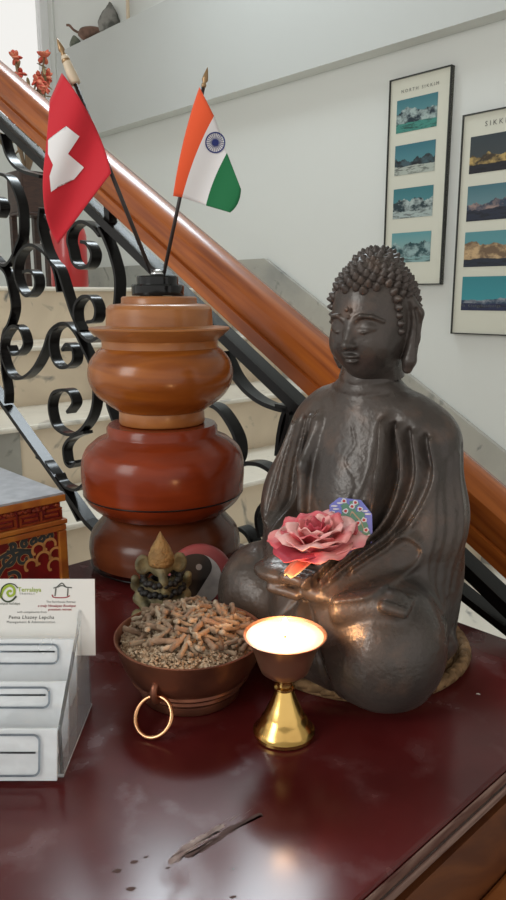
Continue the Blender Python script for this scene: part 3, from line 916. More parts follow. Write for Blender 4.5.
# ================================================================= flag stand and the two table flags
ST = np.array([PC[0] - 0.001, PC[1], ztop + 0.0003])
fs = thing('flag_stand', 'black two-tier round plastic flag base on the wooden lid', 'flag stand', ST)
k_ = depth_at(PC[1], ztop) / FOC
v, f = lathe([(25.5 * k_, 0), (26 * k_, 0.001), (26 * k_, 0.010), (25 * k_, 0.0115), (20.5 * k_, 0.012), (20.5 * k_, 0.019), (19.5 * k_, 0.0205), (6 * k_, 0.021)], ST, 40)
obj('stand_base', v, f, M['blackplastic'], fs, autosmooth=30)
v, f = lathe([(7 * k_, 0.0211), (6.5 * k_, 0.024), (4 * k_, 0.0265), (1 * k_, 0.0275)], ST, 20)
obj('chrome_boss', v, f, M['chrome'], fs)
FY = PC[1]
def fpt(u, v_, y=None): return on_y(u, v_, FY if y is None else y)
def pole(root, a, b, r=0.0021):
    A = np.array([ST[0] + (a[0] - 156) * k_, FY, ST[2] + 0.021]); B = fpt(*b)
    v, f = tube([A, B], r, 10); obj('pole', v, f, M['polepaint'], root)
    return A, B
def finial(root, B, d, ball=True):
    d = d / np.linalg.norm(d); s = depth_at(B[1], B[2]) / FOC
    prof = [(0.0022, 0), (0.0036, 0.002), (0.0038, 0.005), (0.0025, 0.0075), (0.0048, 0.011), (0.0042, 0.015), (0.0020, 0.024), (0.0004, 0.029)]
    v, f = lathe(prof, (0, 0, 0), 14)
    q = Vector(d).to_track_quat('Z', 'Y').to_matrix()
    obj('spear_finial', [B + np.array(q @ Vector(p)) * 0.68 for p in v], f, M['gilt'], root)
def surf(u, v_, amp, ph, lift=0.0):
    y = FY - 0.0105 + amp * math.sin((u * 0.09 + v_ * 0.035) + ph) - lift
    return fpt(u, v_, y)
def quad2(P, t):
    P = [np.array(p, dtype=float) for p in P]
    return (1 - t) ** 2 * P[0] + 2 * (1 - t) * t * (2 * P[1] - 0.5 * (P[0] + P[2])) + t * t * P[2]
def cloth_grid(curves, mats_of, nb, nt, amp, ph):
    """columns between successive edge curves; each curve 3 points down the cloth"""
    V = []; F = []; fm = []; cols = []
    for i in range(len(curves) - 1):
        for k in range(nb + (1 if i == len(curves) - 2 else 0)):
            s = k / nb
            cols.append((i, s))
    for i, s in cols:
        for j in range(nt + 1):
            t = j / nt
            p = quad2(curves[i], t) * (1 - s) + quad2(curves[i + 1], t) * s
            V.append(surf(p[0], p[1], amp, ph))
    n = nt + 1
    for c in range(len(cols) - 1):
        for j in range(nt):
            F.append((c * n + j, (c + 1) * n + j, (c + 1) * n + j + 1, c * n + j + 1)); fm.append(mats_of[cols[c][0]])
    return V, F, fm
# Swiss flag
fA = thing('table_flag', 'small red table flag with a white cross on the left pole', 'flag', fpt(110, 172), 'table flags in the black stand')
A, B = pole(fA, (151, 276), (66.5, 62), 0.0022)
v, f = lathe([(0.0052, 0), (0.0056, 0.002), (0.0040, 0.026), (0.0030, 0.028)], (0, 0, 0), 16)
dirA = (B - A) / np.linalg.norm(B - A)
qm = Vector(dirA).to_track_quat('Z', 'Y').to_matrix()
Bc = fpt(75.5, 84)
obj('pole_cap', [Bc + np.array(qm @ Vector(p)) for p in v], f, M['ivory'], fA)
ex = B + dirA * 0.001
v, f = ellipsoid(ex, (0.0045,) * 3, 14, 10); obj('finial_ball', v, f, M['gilt'], fA)
finial(fA, ex + dirA * 0.003, dirA)
V, F, fm = cloth_grid([[(62, 73), (94, 124), (111, 173)], [(50, 100), (68, 160), (86, 206)], [(46, 150), (44, 205), (58, 244)]], [0, 0], 12, 24, 0.006, 0.4)
obj('cloth', V, F, M['red'], fA, solid=0.0008)
cross = [(66,126),(79.5,136.5),(68,154),(84,167.5),(74,179.5),(61,170),(57,188),(51,192),(49.5,176),(53,165),(48,154),(48,139.5),(55,147)]
def flat_on_cloth(poly, amp, ph, lift=0.0011, sub=3):
    bm = bmesh.new()
    vs = [bm.verts.new((p[0], p[1], 0)) for p in poly]
    bm.faces.new(vs)
    bmesh.ops.triangulate(bm, faces=bm.faces[:])
    for _ in range(sub): bmesh.ops.subdivide_edges(bm, edges=bm.edges[:], cuts=1, use_grid_fill=True)
    bm.verts.index_update()
    V = [surf(q.co.x, q.co.y, amp, ph, lift) for q in bm.verts]; F = [tuple(x.index for x in ff.verts) for ff in bm.faces]
    bm.free(); return V, F
V, F = flat_on_cloth(cross, 0.006, 0.4)
obj('cross_emblem', V, F, M['white'], fA)
# Indian flag
fB = thing('table_flag', 'small saffron, white and green table flag with a blue wheel', 'flag', fpt(178, 197), 'table flags in the black stand')
A, B = pole(fB, (162, 276), (203.2, 88), 0.0020)
finial(fB, B, B - A)
V, F, fm = cloth_grid([[(199.5, 87), (184, 139), (173, 196)], [(214, 116), (196, 154), (182, 197.5)], [(227, 153), (214, 180), (206, 205.5)], [(241, 189), (238, 203), (230, 212.5)]], [0, 1, 2], 8, 20, 0.004, 1.3)
obj('cloth', V, F, [M['saffron'], M['white'], M['green']], fB, fmat=fm, solid=0.0008)
wb = MB()
cu, cv, ra = 215.3, 142.5, 10.3
def on_fl(a, r): return surf(cu + r * 0.98 * math.cos(a), cv + r * 1.04 * math.sin(a), 0.004, 1.3, 0.0012)
n = 48
ring = [on_fl(2 * math.pi * i / n, ra) for i in range(n)] + [on_fl(2 * math.pi * i / n, ra - 1.3) for i in range(n)]
wb.add(ring, [(i, (i + 1) % n, (i + 1) % n + n, i + n) for i in range(n)])
hub = [on_fl(2 * math.pi * i / 24, 3.4) for i in range(24)] + [surf(cu, cv, 0.004, 1.3, 0.0012)]
wb.add(hub, [(i, (i + 1) % 24, 24) for i in range(24)])
for i in range(24):
    a = 2 * math.pi * i / 24; w = 0.055
    wb.add([on_fl(a - w * 1.6, 3.2), on_fl(a + w * 1.6, 3.2), on_fl(a + 0.022, 9.2), on_fl(a - 0.022, 9.2)], [(0, 1, 2, 3)])
wb.build('wheel_emblem', M['navy'], fB, smooth=False)

# ================================================================= Buddha statue
BC = np.array([0.092, 0.587, TABLE_Z])
FA_ = math.radians(38.5)
FWD = np.array([-math.sin(FA_), -math.cos(FA_), 0]); LFT = np.array([-FWD[1], FWD[0], 0])
LFT = np.array([math.cos(FA_), -math.sin(FA_), 0])
SCL = np.array([0.86, 0.93, 0.985])
def bwb(P): return bw(np.asarray(P, dtype=float) * SCL)
def bw(P):
    P = np.asarray(P, dtype=float)
    return BC + P[..., 0:1] * LFT + P[..., 1:2] * FWD + P[..., 2:3] * np.array([0, 0, 1.0])
M['bronze'] = None
def bronze(name, c1, c2, c3, r1, r2):
    m = mat(name, c1, 0.35, metal=0.22, spec=0.5)
    nt = m.node_tree; b = bsdf(m)
    c = noise_mix(nt, 14, c1, c2, 0.38, 0.66, 6)
    c = noise_mix(nt, 34, c, c3, 0.56, 0.78, 8)
    nt.links.new(c, b.inputs['Base Color'])
    n = noise_mix(nt, 30, (r1,) * 3, (r2,) * 3, 0.35, 0.7, 6)
    nt.links.new(n, b.inputs['Roughness'])
    tc = nt.nodes.new('ShaderNodeTexCoord'); nn = nt.nodes.new('ShaderNodeTexNoise'); nn.inputs['Scale'].default_value = 160; nn.inputs['Detail'].default_value = 6
    nt.links.new(tc.outputs['Object'], nn.inputs['Vector'])
    bp = nt.nodes.new('ShaderNodeBump'); bp.inputs['Strength'].default_value = 0.4; bp.inputs['Distance'].default_value = 0.002
    nt.links.new(nn.outputs['Fac'], bp.inputs['Height']); nt.links.new(bp.outputs['Normal'], b.inputs['Normal'])
    return m
M['bronze'] = bronze('dark_bronze', (0.078, 0.060, 0.050), (0.048, 0.040, 0.036), (0.13, 0.08, 0.058), 0.24, 0.44)
M['bronzehair'] = bronze('dark_bronze_curls', (0.075, 0.056, 0.048), (0.05, 0.042, 0.038), (0.13, 0.08, 0.055), 0.34, 0.55)
MATZ = 0.013
bd = thing('buddha_statue', 'dark bronze seated meditating Buddha statue on the woven mat', 'statue', (BC[0], BC[1], TABLE_Z + MATZ))
fd = Field((-0.135, -0.085, 0.006), (0.135, 0.150, 0.262), 0.0016)
E_, C_ = fd.ell, fd.cap
E_((0, -0.012, 0.055), (0.085, 0.066, 0.050), 0.01)                   # seat
E_((0, -0.014, 0.115), (0.058, 0.046, 0.080), 0.03)                   # torso
E_((0, -0.004, 0.165), (0.060, 0.040, 0.052), 0.03)                   # chest
E_((0, 0.012, 0.118), (0.042, 0.036, 0.046), 0.03)                    # belly
C_((-0.046, -0.008, 0.204), (0.046, -0.008, 0.204), 0.020, 0.020, 0.03)
for s in (-1, 1): C_((0, -0.008, 0.230), (s * 0.040, -0.008, 0.212), 0.017, 0.014, 0.02)   # shoulders
C_((0, -0.006, 0.205), (0, 0.000, 0.245), 0.024, 0.0205, 0.02)        # neck
for s in (-1, 1):
    kx, ky, kr = (0.076, 0.080, 0.048) if s > 0 else (0.084, 0.052, 0.041)
    C_((s * 0.045, 0.000, 0.050), (s * kx, ky - 0.006, 0.050), 0.046, kr, 0.02)   # thigh to knee
    C_((s * kx, ky, 0.044), (-s * 0.004, 0.096 if s > 0 else 0.078, 0.040), kr - 0.004, 0.026 if s > 0 else 0.022, 0.016)  # shin
    C_((s * 0.060, -0.012, 0.192), (0.070 if s > 0 else -0.080, 0.010, 0.118), 0.024, 0.025, 0.018) # upper arm
    C_((0.068 if s > 0 else -0.078, 0.012, 0.112), (s * 0.030, 0.085, 0.090), 0.024, 0.017, 0.014)  # forearm
# lap cloth and hands, right hand lying in left
C_((-0.018, 0.074, 0.064), (0.035, 0.080, 0.064), 0.022, 0.025, 0.014)
E_((0.020, 0.094, 0.086), (0.026, 0.017, 0.009), 0.006)
E_((-0.022, 0.098, 0.093), (0.026, 0.018, 0.0085), 0.005)
for i in range(4):
    y = 0.111 - 0.0085 * i
    C_((-0.006, y, 0.0955), (0.022 - 0.003 * abs(i - 1.5), y - 0.002, 0.0945), 0.0046, 0.0038, 0.002)
    C_((0.006, y - 0.002, 0.083), (-0.020, y + 0.002, 0.0845), 0.0046, 0.0038, 0.002)
C_((-0.026, 0.082, 0.099), (-0.003, 0.079, 0.108), 0.005, 0.004, 0.003)
C_((0.026, 0.080, 0.092), (0.001, 0.079, 0.107), 0.005, 0.004, 0.003)
# right foot lying on the left thigh
C_((0.052, 0.108, 0.082), (0.090, 0.094, 0.088), 0.0120, 0.0140, 0.003)
for i in range(5):
    C_((0.090, 0.108 - 0.0066 * i, 0.0940 - 0.0008 * i), (0.105 - 0.0018 * i, 0.104 - 0.0066 * i, 0.0915), 0.0046, 0.0043 - 0.0002 * i, 0.0008)
# sleeve falling from the left arm over the hip, and the right one
fd.path([(0.064, -0.016, 0.184), (0.069, -0.010, 0.130), (0.064, -0.016, 0.080), (0.066, -0.012, 0.036), (0.084, 0.002, 0.018)], [0.024, 0.029, 0.029, 0.024, 0.013], 0.02)
fd.path([(0.068, 0.000, 0.118), (0.070, 0.018, 0.080), (0.082, 0.022, 0.040)], [0.028, 0.022, 0.012], 0.015)
fd.path([(0.092, 0.024, 0.056), (0.098, 0.012, 0.030), (0.088, -0.02, 0.016)], [0.008, 0.010, 0.010], 0.006)
fd.path([(-0.064, -0.016, 0.180), (-0.082, -0.008, 0.130), (-0.084, -0.010, 0.075), (-0.092, -0.006, 0.022)], [0.024, 0.028, 0.030, 0.018], 0.02)
# collar rolls of the robe, open over the chest
fd.path([(-0.024, -0.010, 0.222), (-0.037, 0.020, 0.200), (-0.043, 0.037, 0.165), (-0.038, 0.044, 0.130)], [0.006, 0.006, 0.0055, 0.005], 0.006)
fd.path([(0.026, -0.010, 0.222), (0.036, 0.020, 0.200), (0.037, 0.038, 0.165), (0.020, 0.048, 0.120), (-0.010, 0.050, 0.098)], [0.007, 0.007, 0.0065, 0.0055, 0.004], 0.006)
curves = []
for i in range(7):       # folds falling from the left shoulder to the lap
    a = i / 6
    curves.append(([(0.034 + 0.042 * a, 0.208 - 0.012 * a), (0.042 + 0.042 * a, 0.165), (0.034 + 0.036 * a, 0.128), (0.016 + 0.030 * a, 0.094 + 0.002 * i)], 0.0046 if i % 2 == 0 else -0.0044, 0.0026))
for i in range(4):       # right sleeve folds
    a = i / 3
    curves.append(([(-0.048 - 0.03 * a, 0.205 - 0.012 * a), (-0.055 - 0.03 * a, 0.16), (-0.052 - 0.034 * a, 0.115)], 0.0040 if i % 2 == 0 else -0.0036, 0.0026))
curves.append(([(0.030, 0.094), (0.048, 0.116), (0.070, 0.126), (0.086, 0.116), (0.078, 0.100), (0.050, 0.092)], 0.0036, 0.0026))     # sleeve loop
curves.append(([(0.010, 0.075), (0.030, 0.060), (0.044, 0.036), (0.046, 0.016)], -0.003, 0.003))
curves.append(([(-0.002, 0.072), (-0.016, 0.052), (-0.020, 0.02)], -0.002, 0.003))
curves.append(([(0.004, 0.070), (0.012, 0.046), (0.014, 0.02)], 0.002, 0.003))
curves.append(([(0.004, 0.204), (0.010, 0.188), (0.004, 0.176), (0.018, 0.160), (0.016, 0.140)], -0.0011, 0.0010))   # crack
for z in (0.228, 0.237): curves.append(([(-0.03, z + 0.001), (0.0, z - 0.002), (0.03, z + 0.001)], -0.0012, 0.0012))
fd.emboss(curves, lambda P: P[:, [0, 2]], lambda P: P[:, 1] > -0.015)
# pinched ridges on the outer side of the left sleeve
fd.emboss([([(-0.02 + 0.012 * i, 0.19 - 0.006 * i), (-0.012 + 0.014 * i, 0.13), (0.0 + 0.014 * i, 0.075)], 0.0022 if i % 2 else -0.0018, 0.003) for i in range(4)], lambda P: P[:, [1, 2]], lambda P: P[:, 0] > 0.068)
fd.clip_below(MATZ)
V, F = fd.mesh()
V = relax(V, F, 1, 0.4)
obj('body', bwb(V), F, M['bronze'], bd)
# head
hd = Field((-0.050, -0.052, -0.050), (0.050, 0.056, 0.075), 0.00085)
E_, C_ = hd.ell, hd.cap
E_((0, -0.004, 0.012), (0.034, 0.040, 0.042), 0.01)                  # skull
E_((0, 0.006, -0.010), (0.0295, 0.033, 0.034), 0.012)                # face
E_((0, 0.016, -0.031), (0.014, 0.014, 0.011), 0.012)                 # chin
for s in (-1, 1): E_((s * 0.0155, 0.0235, -0.013), (0.0115, 0.011, 0.013), 0.010)   # cheeks
hd.path([(0, 0.034, 0.012), (0, 0.0395, -0.002), (0, 0.0445, -0.0095)], [0.0026, 0.0034, 0.0044], 0.004)
for s in (-1, 1):
    E_((s * 0.0042, 0.0400, -0.0105), (0.0034, 0.0042, 0.0030), 0.002)      # nostril wings
    hd.path([(s * 0.0035, 0.0365, 0.009), (s * 0.0110, 0.0375, 0.0138), (s * 0.019, 0.033, 0.0125), (s * 0.0255, 0.0255, 0.0075)], [0.0018, 0.0017, 0.0015, 0.001], 0.002)   # brow
    E_((s * 0.0130, 0.0300, 0.0035), (0.0088, 0.0068, 0.0046), 0.002)       # eyeball under lid
    hd.path([(s * 0.0055, 0.0362, 0.0012), (s * 0.013, 0.0378, 0.0002), (s * 0.0215, 0.0318, 0.0022)], [0.0008, 0.0009, 0.0006], 0.0012, )   # lower edge of lid
E_((0, 0.0376, -0.0197), (0.0078, 0.0050, 0.0022), 0.0022)            # upper lip
E_((0, 0.0374, -0.0240), (0.0060, 0.0048, 0.0023), 0.0018)            # lower lip
hd.path([(-0.0080, 0.0398, -0.0206), (0, 0.0438, -0.0219), (0.0080, 0.0398, -0.0206)], [0.0005, 0.0006, 0.0005], 0.001, sub=True)
E_((0, 0.0400, 0.0195), (0.0024, 0.0022, 0.0026), 0.0012)            # mark between the brows
E_((0, 0.0390, 0.0130), (0.0012, 0.0014, 0.0014), 0.001)
for s in (-1, 1):     # long ears
    hd.path([(s * 0.0345, -0.004, 0.020), (s * 0.0375, -0.008, 0.008), (s * 0.0365, -0.004, -0.012), (s * 0.0345, 0.001, -0.030), (s * 0.033, 0.002, -0.037)], [0.0045, 0.0062, 0.0052, 0.0058, 0.0045], 0.003)
    hd.path([(s * 0.0405, -0.003, 0.012), (s * 0.0425, -0.004, 0.0), (s * 0.0405, -0.002, -0.018)], [0.0020, 0.0024, 0.0018], 0.0016, sub=True)
E_((0, -0.010, 0.044), (0.021, 0.023, 0.0165), 0.012)                  # top knot
C_((0, -0.004, -0.020), (0, -0.008, -0.052), 0.0225, 0.022, 0.01)     # neck
V, F = hd.mesh(); V = relax(V, F, 2, 0.5)
HY = math.radians(-1); HT = math.radians(9)
HR = np.array(Matrix.Rotation(-HY, 3, 'Z') @ Matrix.Rotation(-HT, 3, 'X'))
HC = np.array([0.007, 0.004, 0.2790])
def hw(P): return bw(np.asarray(P) @ HR.T * 0.915 + HC)
obj('head', hw(V), F, M['bronze'], bd)
# curls: pointed snail curls over the skull and top knot
hb = MB()
def curl(p, d, r):
    q = Vector(d).to_track_quat('Z', 'Y').to_matrix()
    prof = [(1.0, -0.5), (1.02, 0.0), (0.90, 0.45), (0.66, 0.70), (0.62, 0.82), (0.42, 1.10), (0.22, 1.32), (0.02, 1.42)]
    v, f = lathe([(a * r, b * r) for a, b in prof], (0, 0, 0), 9, cap=False)
    hb.add([tuple(hw(p + np.array(q @ Vector(x)))) for x in v], f)
N_ = 400
for i in range(N_):
    z = 1 - 2 * (i + 0.5) / N_; a = i * 2.39996
    d = np.array([math.sqrt(1 - z * z) * math.cos(a), math.sqrt(1 - z * z) * math.sin(a), z])
    c = np.array([0, -0.004, 0.012]); r = np.array([0.034, 0.040, 0.042])
    p = c + d * r
    front = 0.029 + 0.0 * d[0]
    lim = 0.0325 if p[1] > 0.018 else (0.0325 - (0.018 - p[1]) * 1.9 if p[1] > -0.008 else -0.022)
    if abs(p[0]) > 0.030 and p[1] > -0.012 and p[2] < 0.024: lim = max(lim, 0.022 - max(0, (0.012 - p[1])) * 0.2)
    if p[2] < lim: continue
    nrm = d / r; nrm /= np.linalg.norm(nrm)
    if ((p[0] / 0.016) ** 2 + ((p[1] + 0.010) / 0.018) ** 2) < 1 and p[2] > 0.03: continue
    curl(p, nrm + np.array([0, 0, 0.25]), 0.0040)
for i in range(110):
    z = 1 - 2 * (i + 0.5) / 110; a = i * 2.39996 + 1
    d = np.array([math.sqrt(1 - z * z) * math.cos(a), math.sqrt(1 - z * z) * math.sin(a), z])
    if z < -0.25: continue
    r = np.array([0.020, 0.022, 0.0165])
    curl(np.array([0, -0.010, 0.044]) + d * r, d / r / np.linalg.norm(d / r) + np.array([0, 0, 0.2]), 0.0038)
for s in (-1, 1):        # rows in front of the ears
    for i in range(5):
        p = np.array([s * (0.0318 + 0.0006 * (i % 2)), 0.0125 - 0.0008 * i, 0.0235 - 0.0068 * i])
        curl(p, np.array([s * 1.0, 0.5, 0.1]), 0.0036)
hb.build('hair', M['bronzehair'], bd)

# ================================================================= woven mat
M['straw'] = mat('woven_straw', (0.27, 0.155, 0.07), 0.8, vary=(120, (0.14, 0.075, 0.03), 0.4, 0.6), bump=(300, 0.5, 0.002))
wm = thing('woven_mat', 'round braided straw mat under the Buddha statue', 'mat', (0.0915, 0.583, TABLE_Z))
MC = np.array([0.0915, 0.583])
br_ = MB()
for ring_r, zz in ((0.0905, 0.0062), (0.078, 0.0062), (0.0655, 0.0062), (0.053, 0.0062), (0.04, 0.0062), (0.027, 0.0062), (0.014, 0.0062)):
    nb = max(8, int(2 * math.pi * ring_r / 0.011))
    for s in range(nb):
        t0 = 2 * math.pi * s / nb
        for sgn in (-1, 1):
            P = []
            for k in range(7):
                a = k / 6 - 0.5
                t = t0 + a * 2 * math.pi / nb * 1.7 + (math.pi / nb if sgn > 0 else 0)
                rr = ring_r + sgn * (0.0030 - 0.0075 * (a + 0.5) * 0.55)
                P.append((MC[0] + rr * math.cos(t), MC[1] + rr * math.sin(t), TABLE_Z + zz + 0.0028 * math.cos(a * math.pi * 1.3) - 0.001))
            br_.add(*tube(P, [0.0016, 0.0032, 0.0040, 0.0042, 0.0040, 0.0032, 0.0016], 6))
br_.build('braided_coil', M['straw'], wm)
v, f = lathe([(0.092, 0.0003), (0.093, 0.002), (0.092, 0.0045), (0.05, 0.0045)], (MC[0], MC[1], TABLE_Z), 60)
obj('backing', v, f, M['straw'], wm)

# ================================================================= silk rose and painted card in the statue's lap
M['petal'] = mat('pink_silk', (0.66, 0.10, 0.12), 0.6, vary=(45, (0.80, 0.34, 0.30), 0.42, 0.66))
M['petal2'] = mat('pale_pink_silk', (0.86, 0.46, 0.42), 0.6, vary=(45, (0.76, 0.24, 0.25), 0.45, 0.66))
M['petal3'] = mat('deep_pink_silk', (0.46, 0.045, 0.07), 0.6, vary=(45, (0.66, 0.16, 0.17), 0.45, 0.66))
M['petal4'] = mat('peach_silk', (0.80, 0.42, 0.20), 0.6, sheen=0.3)
RC = bw(np.array([0.019, 0.096, 0.117]))
rose = thing('silk_rose', 'pink silk rose lying in the lap of the Buddha statue', 'flower', RC)
tilt = Matrix.Rotation(math.radians(6), 3, 'X') @ Matrix.Rotation(math.radians(-6), 3, 'Y')
def petal(rad, width, height, az, open_, m, curl_=0.25, nm='petal'):
    """cupped petal: base at the flower centre, opening outward"""
    nu, nv = 9, 8; V = []; F = []
    for j in range(nv + 1):
        t = j / nv
        for i in range(nu + 1):
            s = (i / nu - 0.5) * 2
            w = width * (math.sin(math.pi * (0.16 + 0.62 * t)) ** 0.8) * (1 - 0.10 * (t > 0.9))
            out = rad * (0.25 + 0.75 * t ** 1.15) + curl_ * rad * max(0, t - 0.65) ** 1.5 * 2.5
            up = height * (t ** 0.75) * (1 - 0.22 * t * open_) - 0.16 * height * open_ * max(0, t - 0.7) * 3
            x = s * w
            y = out * (1 - 0.30 * s * s * (1 - 0.4 * open_)) + 0.0005 * math.sin(9 * s + az * 5)
            z = up - 0.05 * height * s * s * t + 0.0012 * math.sin(5 * s + 3 * t + az * 7)
            ca, sa = math.cos(az), math.sin(az)
            p = Vector((x * ca - y * sa, x * sa + y * ca, z))
            V.append(RC + np.array(tilt @ p) * np.array([1.06, 1.06, 1.3]))
    for j in range(nv):
        for i in range(nu):
            a = j * (nu + 1) + i
            F.append((a, a + 1, a + nu + 2, a + nu + 1))
    return obj(nm, V, F, m, rose, solid=0.0005)
for i in range(3): petal(0.006, 0.0075, 0.020, i * 2.1 + 0.4, 0.1, M['petal3'], 0.1)
for i in range(4): petal(0.011, 0.011, 0.0205, i * 1.57 + 0.9, 0.25, M['petal2'] if i % 2 else M['petal'], 0.2)
for i in range(5): petal(0.0175, 0.0160, 0.0215, i * 1.257 + 0.2, 0.5, M['petal2'] if i % 2 else M['petal'], 0.3)
for i in range(6): petal(0.0245, 0.0185, 0.0185, i * 1.047 + 0.7, 0.6, M['petal2'] if i % 3 else M['petal'], 0.35)
for i in range(6): petal(0.0305, 0.0205, 0.0135, i * 1.047 + 0.2, 0.95, M['petal3'] if i == 2 else (M['petal'] if i % 2 else M['petal2']), 0.3)
petal(0.033, 0.0075, 0.003, 2.5, 1.4, M['petal4'], 0.3)
# octagonal painted card leaning on the belly, pattern as raised paint
M['cardblue'] = mat('periwinkle_card', (0.19, 0.20, 0.60), 0.35, coat=0.3)
M['cardgreen'] = mat('card_green_paint', (0.12, 0.27, 0.19), 0.4)
M['cardwhite'] = mat('card_white_paint', (0.72, 0.70, 0.74), 0.4)
M['cardred'] = mat('card_red_paint', (0.52, 0.04, 0.05), 0.4)
M['cardtan'] = mat('card_tan_paint', (0.55, 0.35, 0.22), 0.4)
M['carddark'] = mat('card_edge', (0.05, 0.05, 0.05), 0.5)
YC = float(bw(np.array([0.022, 0.070, 0.12]))[1])
def cpt(u, v_, l=0.0):
    p = on_y(u, v_, YC + (548 - v_) * 0.00022 + (u - 350) * 0.00018)
    d = EYE - p; return p + d / np.linalg.norm(d) * l
out = [(329.5, 505), (339, 497.5), (361, 500), (372, 514), (372.5, 532), (371.5, 552), (352, 556), (330, 552)]
V = [cpt(*q) for q in out] + [cpt(u, v_, -0.0014) for u, v_ in out]
n = len(out)
pc = thing('painted_card', 'blue octagonal card painted with a blossom tree, behind the pink rose', 'card', cpt(352, 556))
obj('card_board', V, [tuple(range(n)), tuple(range(n, 2 * n))[::-1]] + [(i, (i + 1) % n, (i + 1) % n + n, i + n) for i in range(n)], M['cardblue'], pc, smooth=False)
def blob_disc(mb, u, v_, ru, rv, l, n=10, ph=0.0):
    c = [cpt(u + ru * math.cos(2 * math.pi * k / n + ph) * (1 + 0.18 * math.sin(3 * k + u)), v_ + rv * math.sin(2 * math.pi * k / n + ph) * (1 + 0.18 * math.cos(2 * k + v_)), l) for k in range(n)]
    mb.add(c, [tuple(range(n))])
g = MB()
for u, v_, ru, rv in ((349, 511, 8, 6), (343, 517, 5, 4), (358, 517, 7, 6), (362, 526, 7, 6), (354, 504, 5, 4), (366, 536, 4.5, 7), (364, 543, 5, 6), (345, 506, 4, 3)): blob_disc(g, u, v_, ru, rv, 0.0003)
g.build('painted_foliage', M['cardgreen'], pc, smooth=False)
w_ = MB(); r_ = MB()
for u, v_ in ((344, 501), (355.5, 502.5), (345.5, 511), (360, 509), (364, 520), (352, 506.5), (366, 530), (369, 537), (367, 546), (358, 523)):
    blob_disc(w_, u, v_, 2.9, 2.6, 0.0006); blob_disc(r_, u, v_, 1.5, 1.4, 0.0009)
for u, v_ in ((334, 506), (336, 509), (365, 511), (368, 514), (340, 503), (332, 512)): blob_disc(w_, u, v_, 3.4, 0.9, 0.0006)
w_.build('painted_blossom', M['cardwhite'], pc, smooth=False)
r_.build('painted_blossom_centre', M['cardred'], pc, smooth=False)
t_ = MB()
tr_ = spline([(350, 516), (352, 512), (356, 516), (361, 522), (365, 532)], 4)
for a, b in zip(tr_[:-1], tr_[1:]):
    t_.add([cpt(a[0], a[1] - 1, 0.0005), cpt(b[0], b[1] - 1, 0.0005), cpt(b[0], b[1] + 1, 0.0005), cpt(a[0], a[1] + 1, 0.0005)], [(0, 1, 2, 3)])
t_.build('painted_branch', M['cardtan'], pc, smooth=False)

# ================================================================= brass tea-light lamp with its flame
LC = on_z(284, 733)
lamp = thing('tealight_lamp', 'small brass pedestal lamp with a burning tea light', 'lamp', LC)
v, f = lathe([(0.0208, 0.0003), (0.0216, 0.0010), (0.0216, 0.0034), (0.0204, 0.0042), (0.0192, 0.0062), (0.0172, 0.0095), (0.0158, 0.0125), (0.0146, 0.0135), (0.0138, 0.0160), (0.0112, 0.0215), (0.0086, 0.0270), (0.0068, 0.0318), (0.0060, 0.0340)], LC, 56)
obj('pedestal_base', v, f, M['brass'], lamp, autosmooth=35)
v, f = lathe([(0.0060, 0.0341), (0.0072, 0.0350), (0.0072, 0.0366), (0.0056, 0.0376), (0.0052, 0.0420), (0.0060, 0.0440), (0.0090, 0.0452)], LC, 40)
obj('stem', v, f, M['brass'], lamp, autosmooth=35)
M['cupbrass'] = mat('pinkish_brass_cup', (0.62, 0.34, 0.22), 0.28, metal=0.9)
v, f = lathe([(0.0092, 0.0453), (0.0130, 0.0462), (0.0165, 0.0490), (0.0185, 0.0540), (0.0215, 0.0635), (0.0250, 0.0710), (0.0287, 0.0752), (0.0280, 0.0754), (0.0240, 0.0708), (0.0205, 0.0635), (0.0170, 0.0550)], LC, 60, cap=False)
obj('cup', v, f, M['cupbrass'], lamp, autosmooth=50)
v, f = lathe([(0.0150, 0.0545), (0.0175, 0.0580), (0.0238, 0.0712), (0.0266, 0.0740), (0.0260, 0.0744), (0.0160, 0.0736), (0.0060, 0.0730), (0.0020, 0.0728)], LC, 48)
obj('tealight_wax', v, f, M['wax'], lamp, autosmooth=50)
v, f = tube([LC + np.array([0, 0, 0.0720]), LC + np.array([0.0004, 0, 0.076])], 0.0006, 8)
obj('wick', v, f, M['iron'], lamp)
M['flame'] = mat('candle_flame', (1, 0.6, 0.2), 0.5)
bf = bsdf(M['flame']); bf.inputs['Emission Color'].default_value = (1.0, 0.55, 0.20, 1); bf.inputs['Emission Strength'].default_value = 25
v, f = lathe([(0.0006, 0.0745), (0.0030, 0.0762), (0.0038, 0.0785), (0.0034, 0.0810), (0.0022, 0.0840), (0.0009, 0.0865), (0.0002, 0.0875)], LC, 20)
obj('flame', v, f, M['flame'], lamp)
pd = bpy.data.lights.new('flame_light', 'POINT'); pd.energy = 0.24; pd.color = (1.0, 0.52, 0.22); pd.shadow_soft_size = 0.010
po = bpy.data.objects.new('flame_light', pd); COL.objects.link(po); po.parent = lamp; po.location = (0, 0, 0.093)

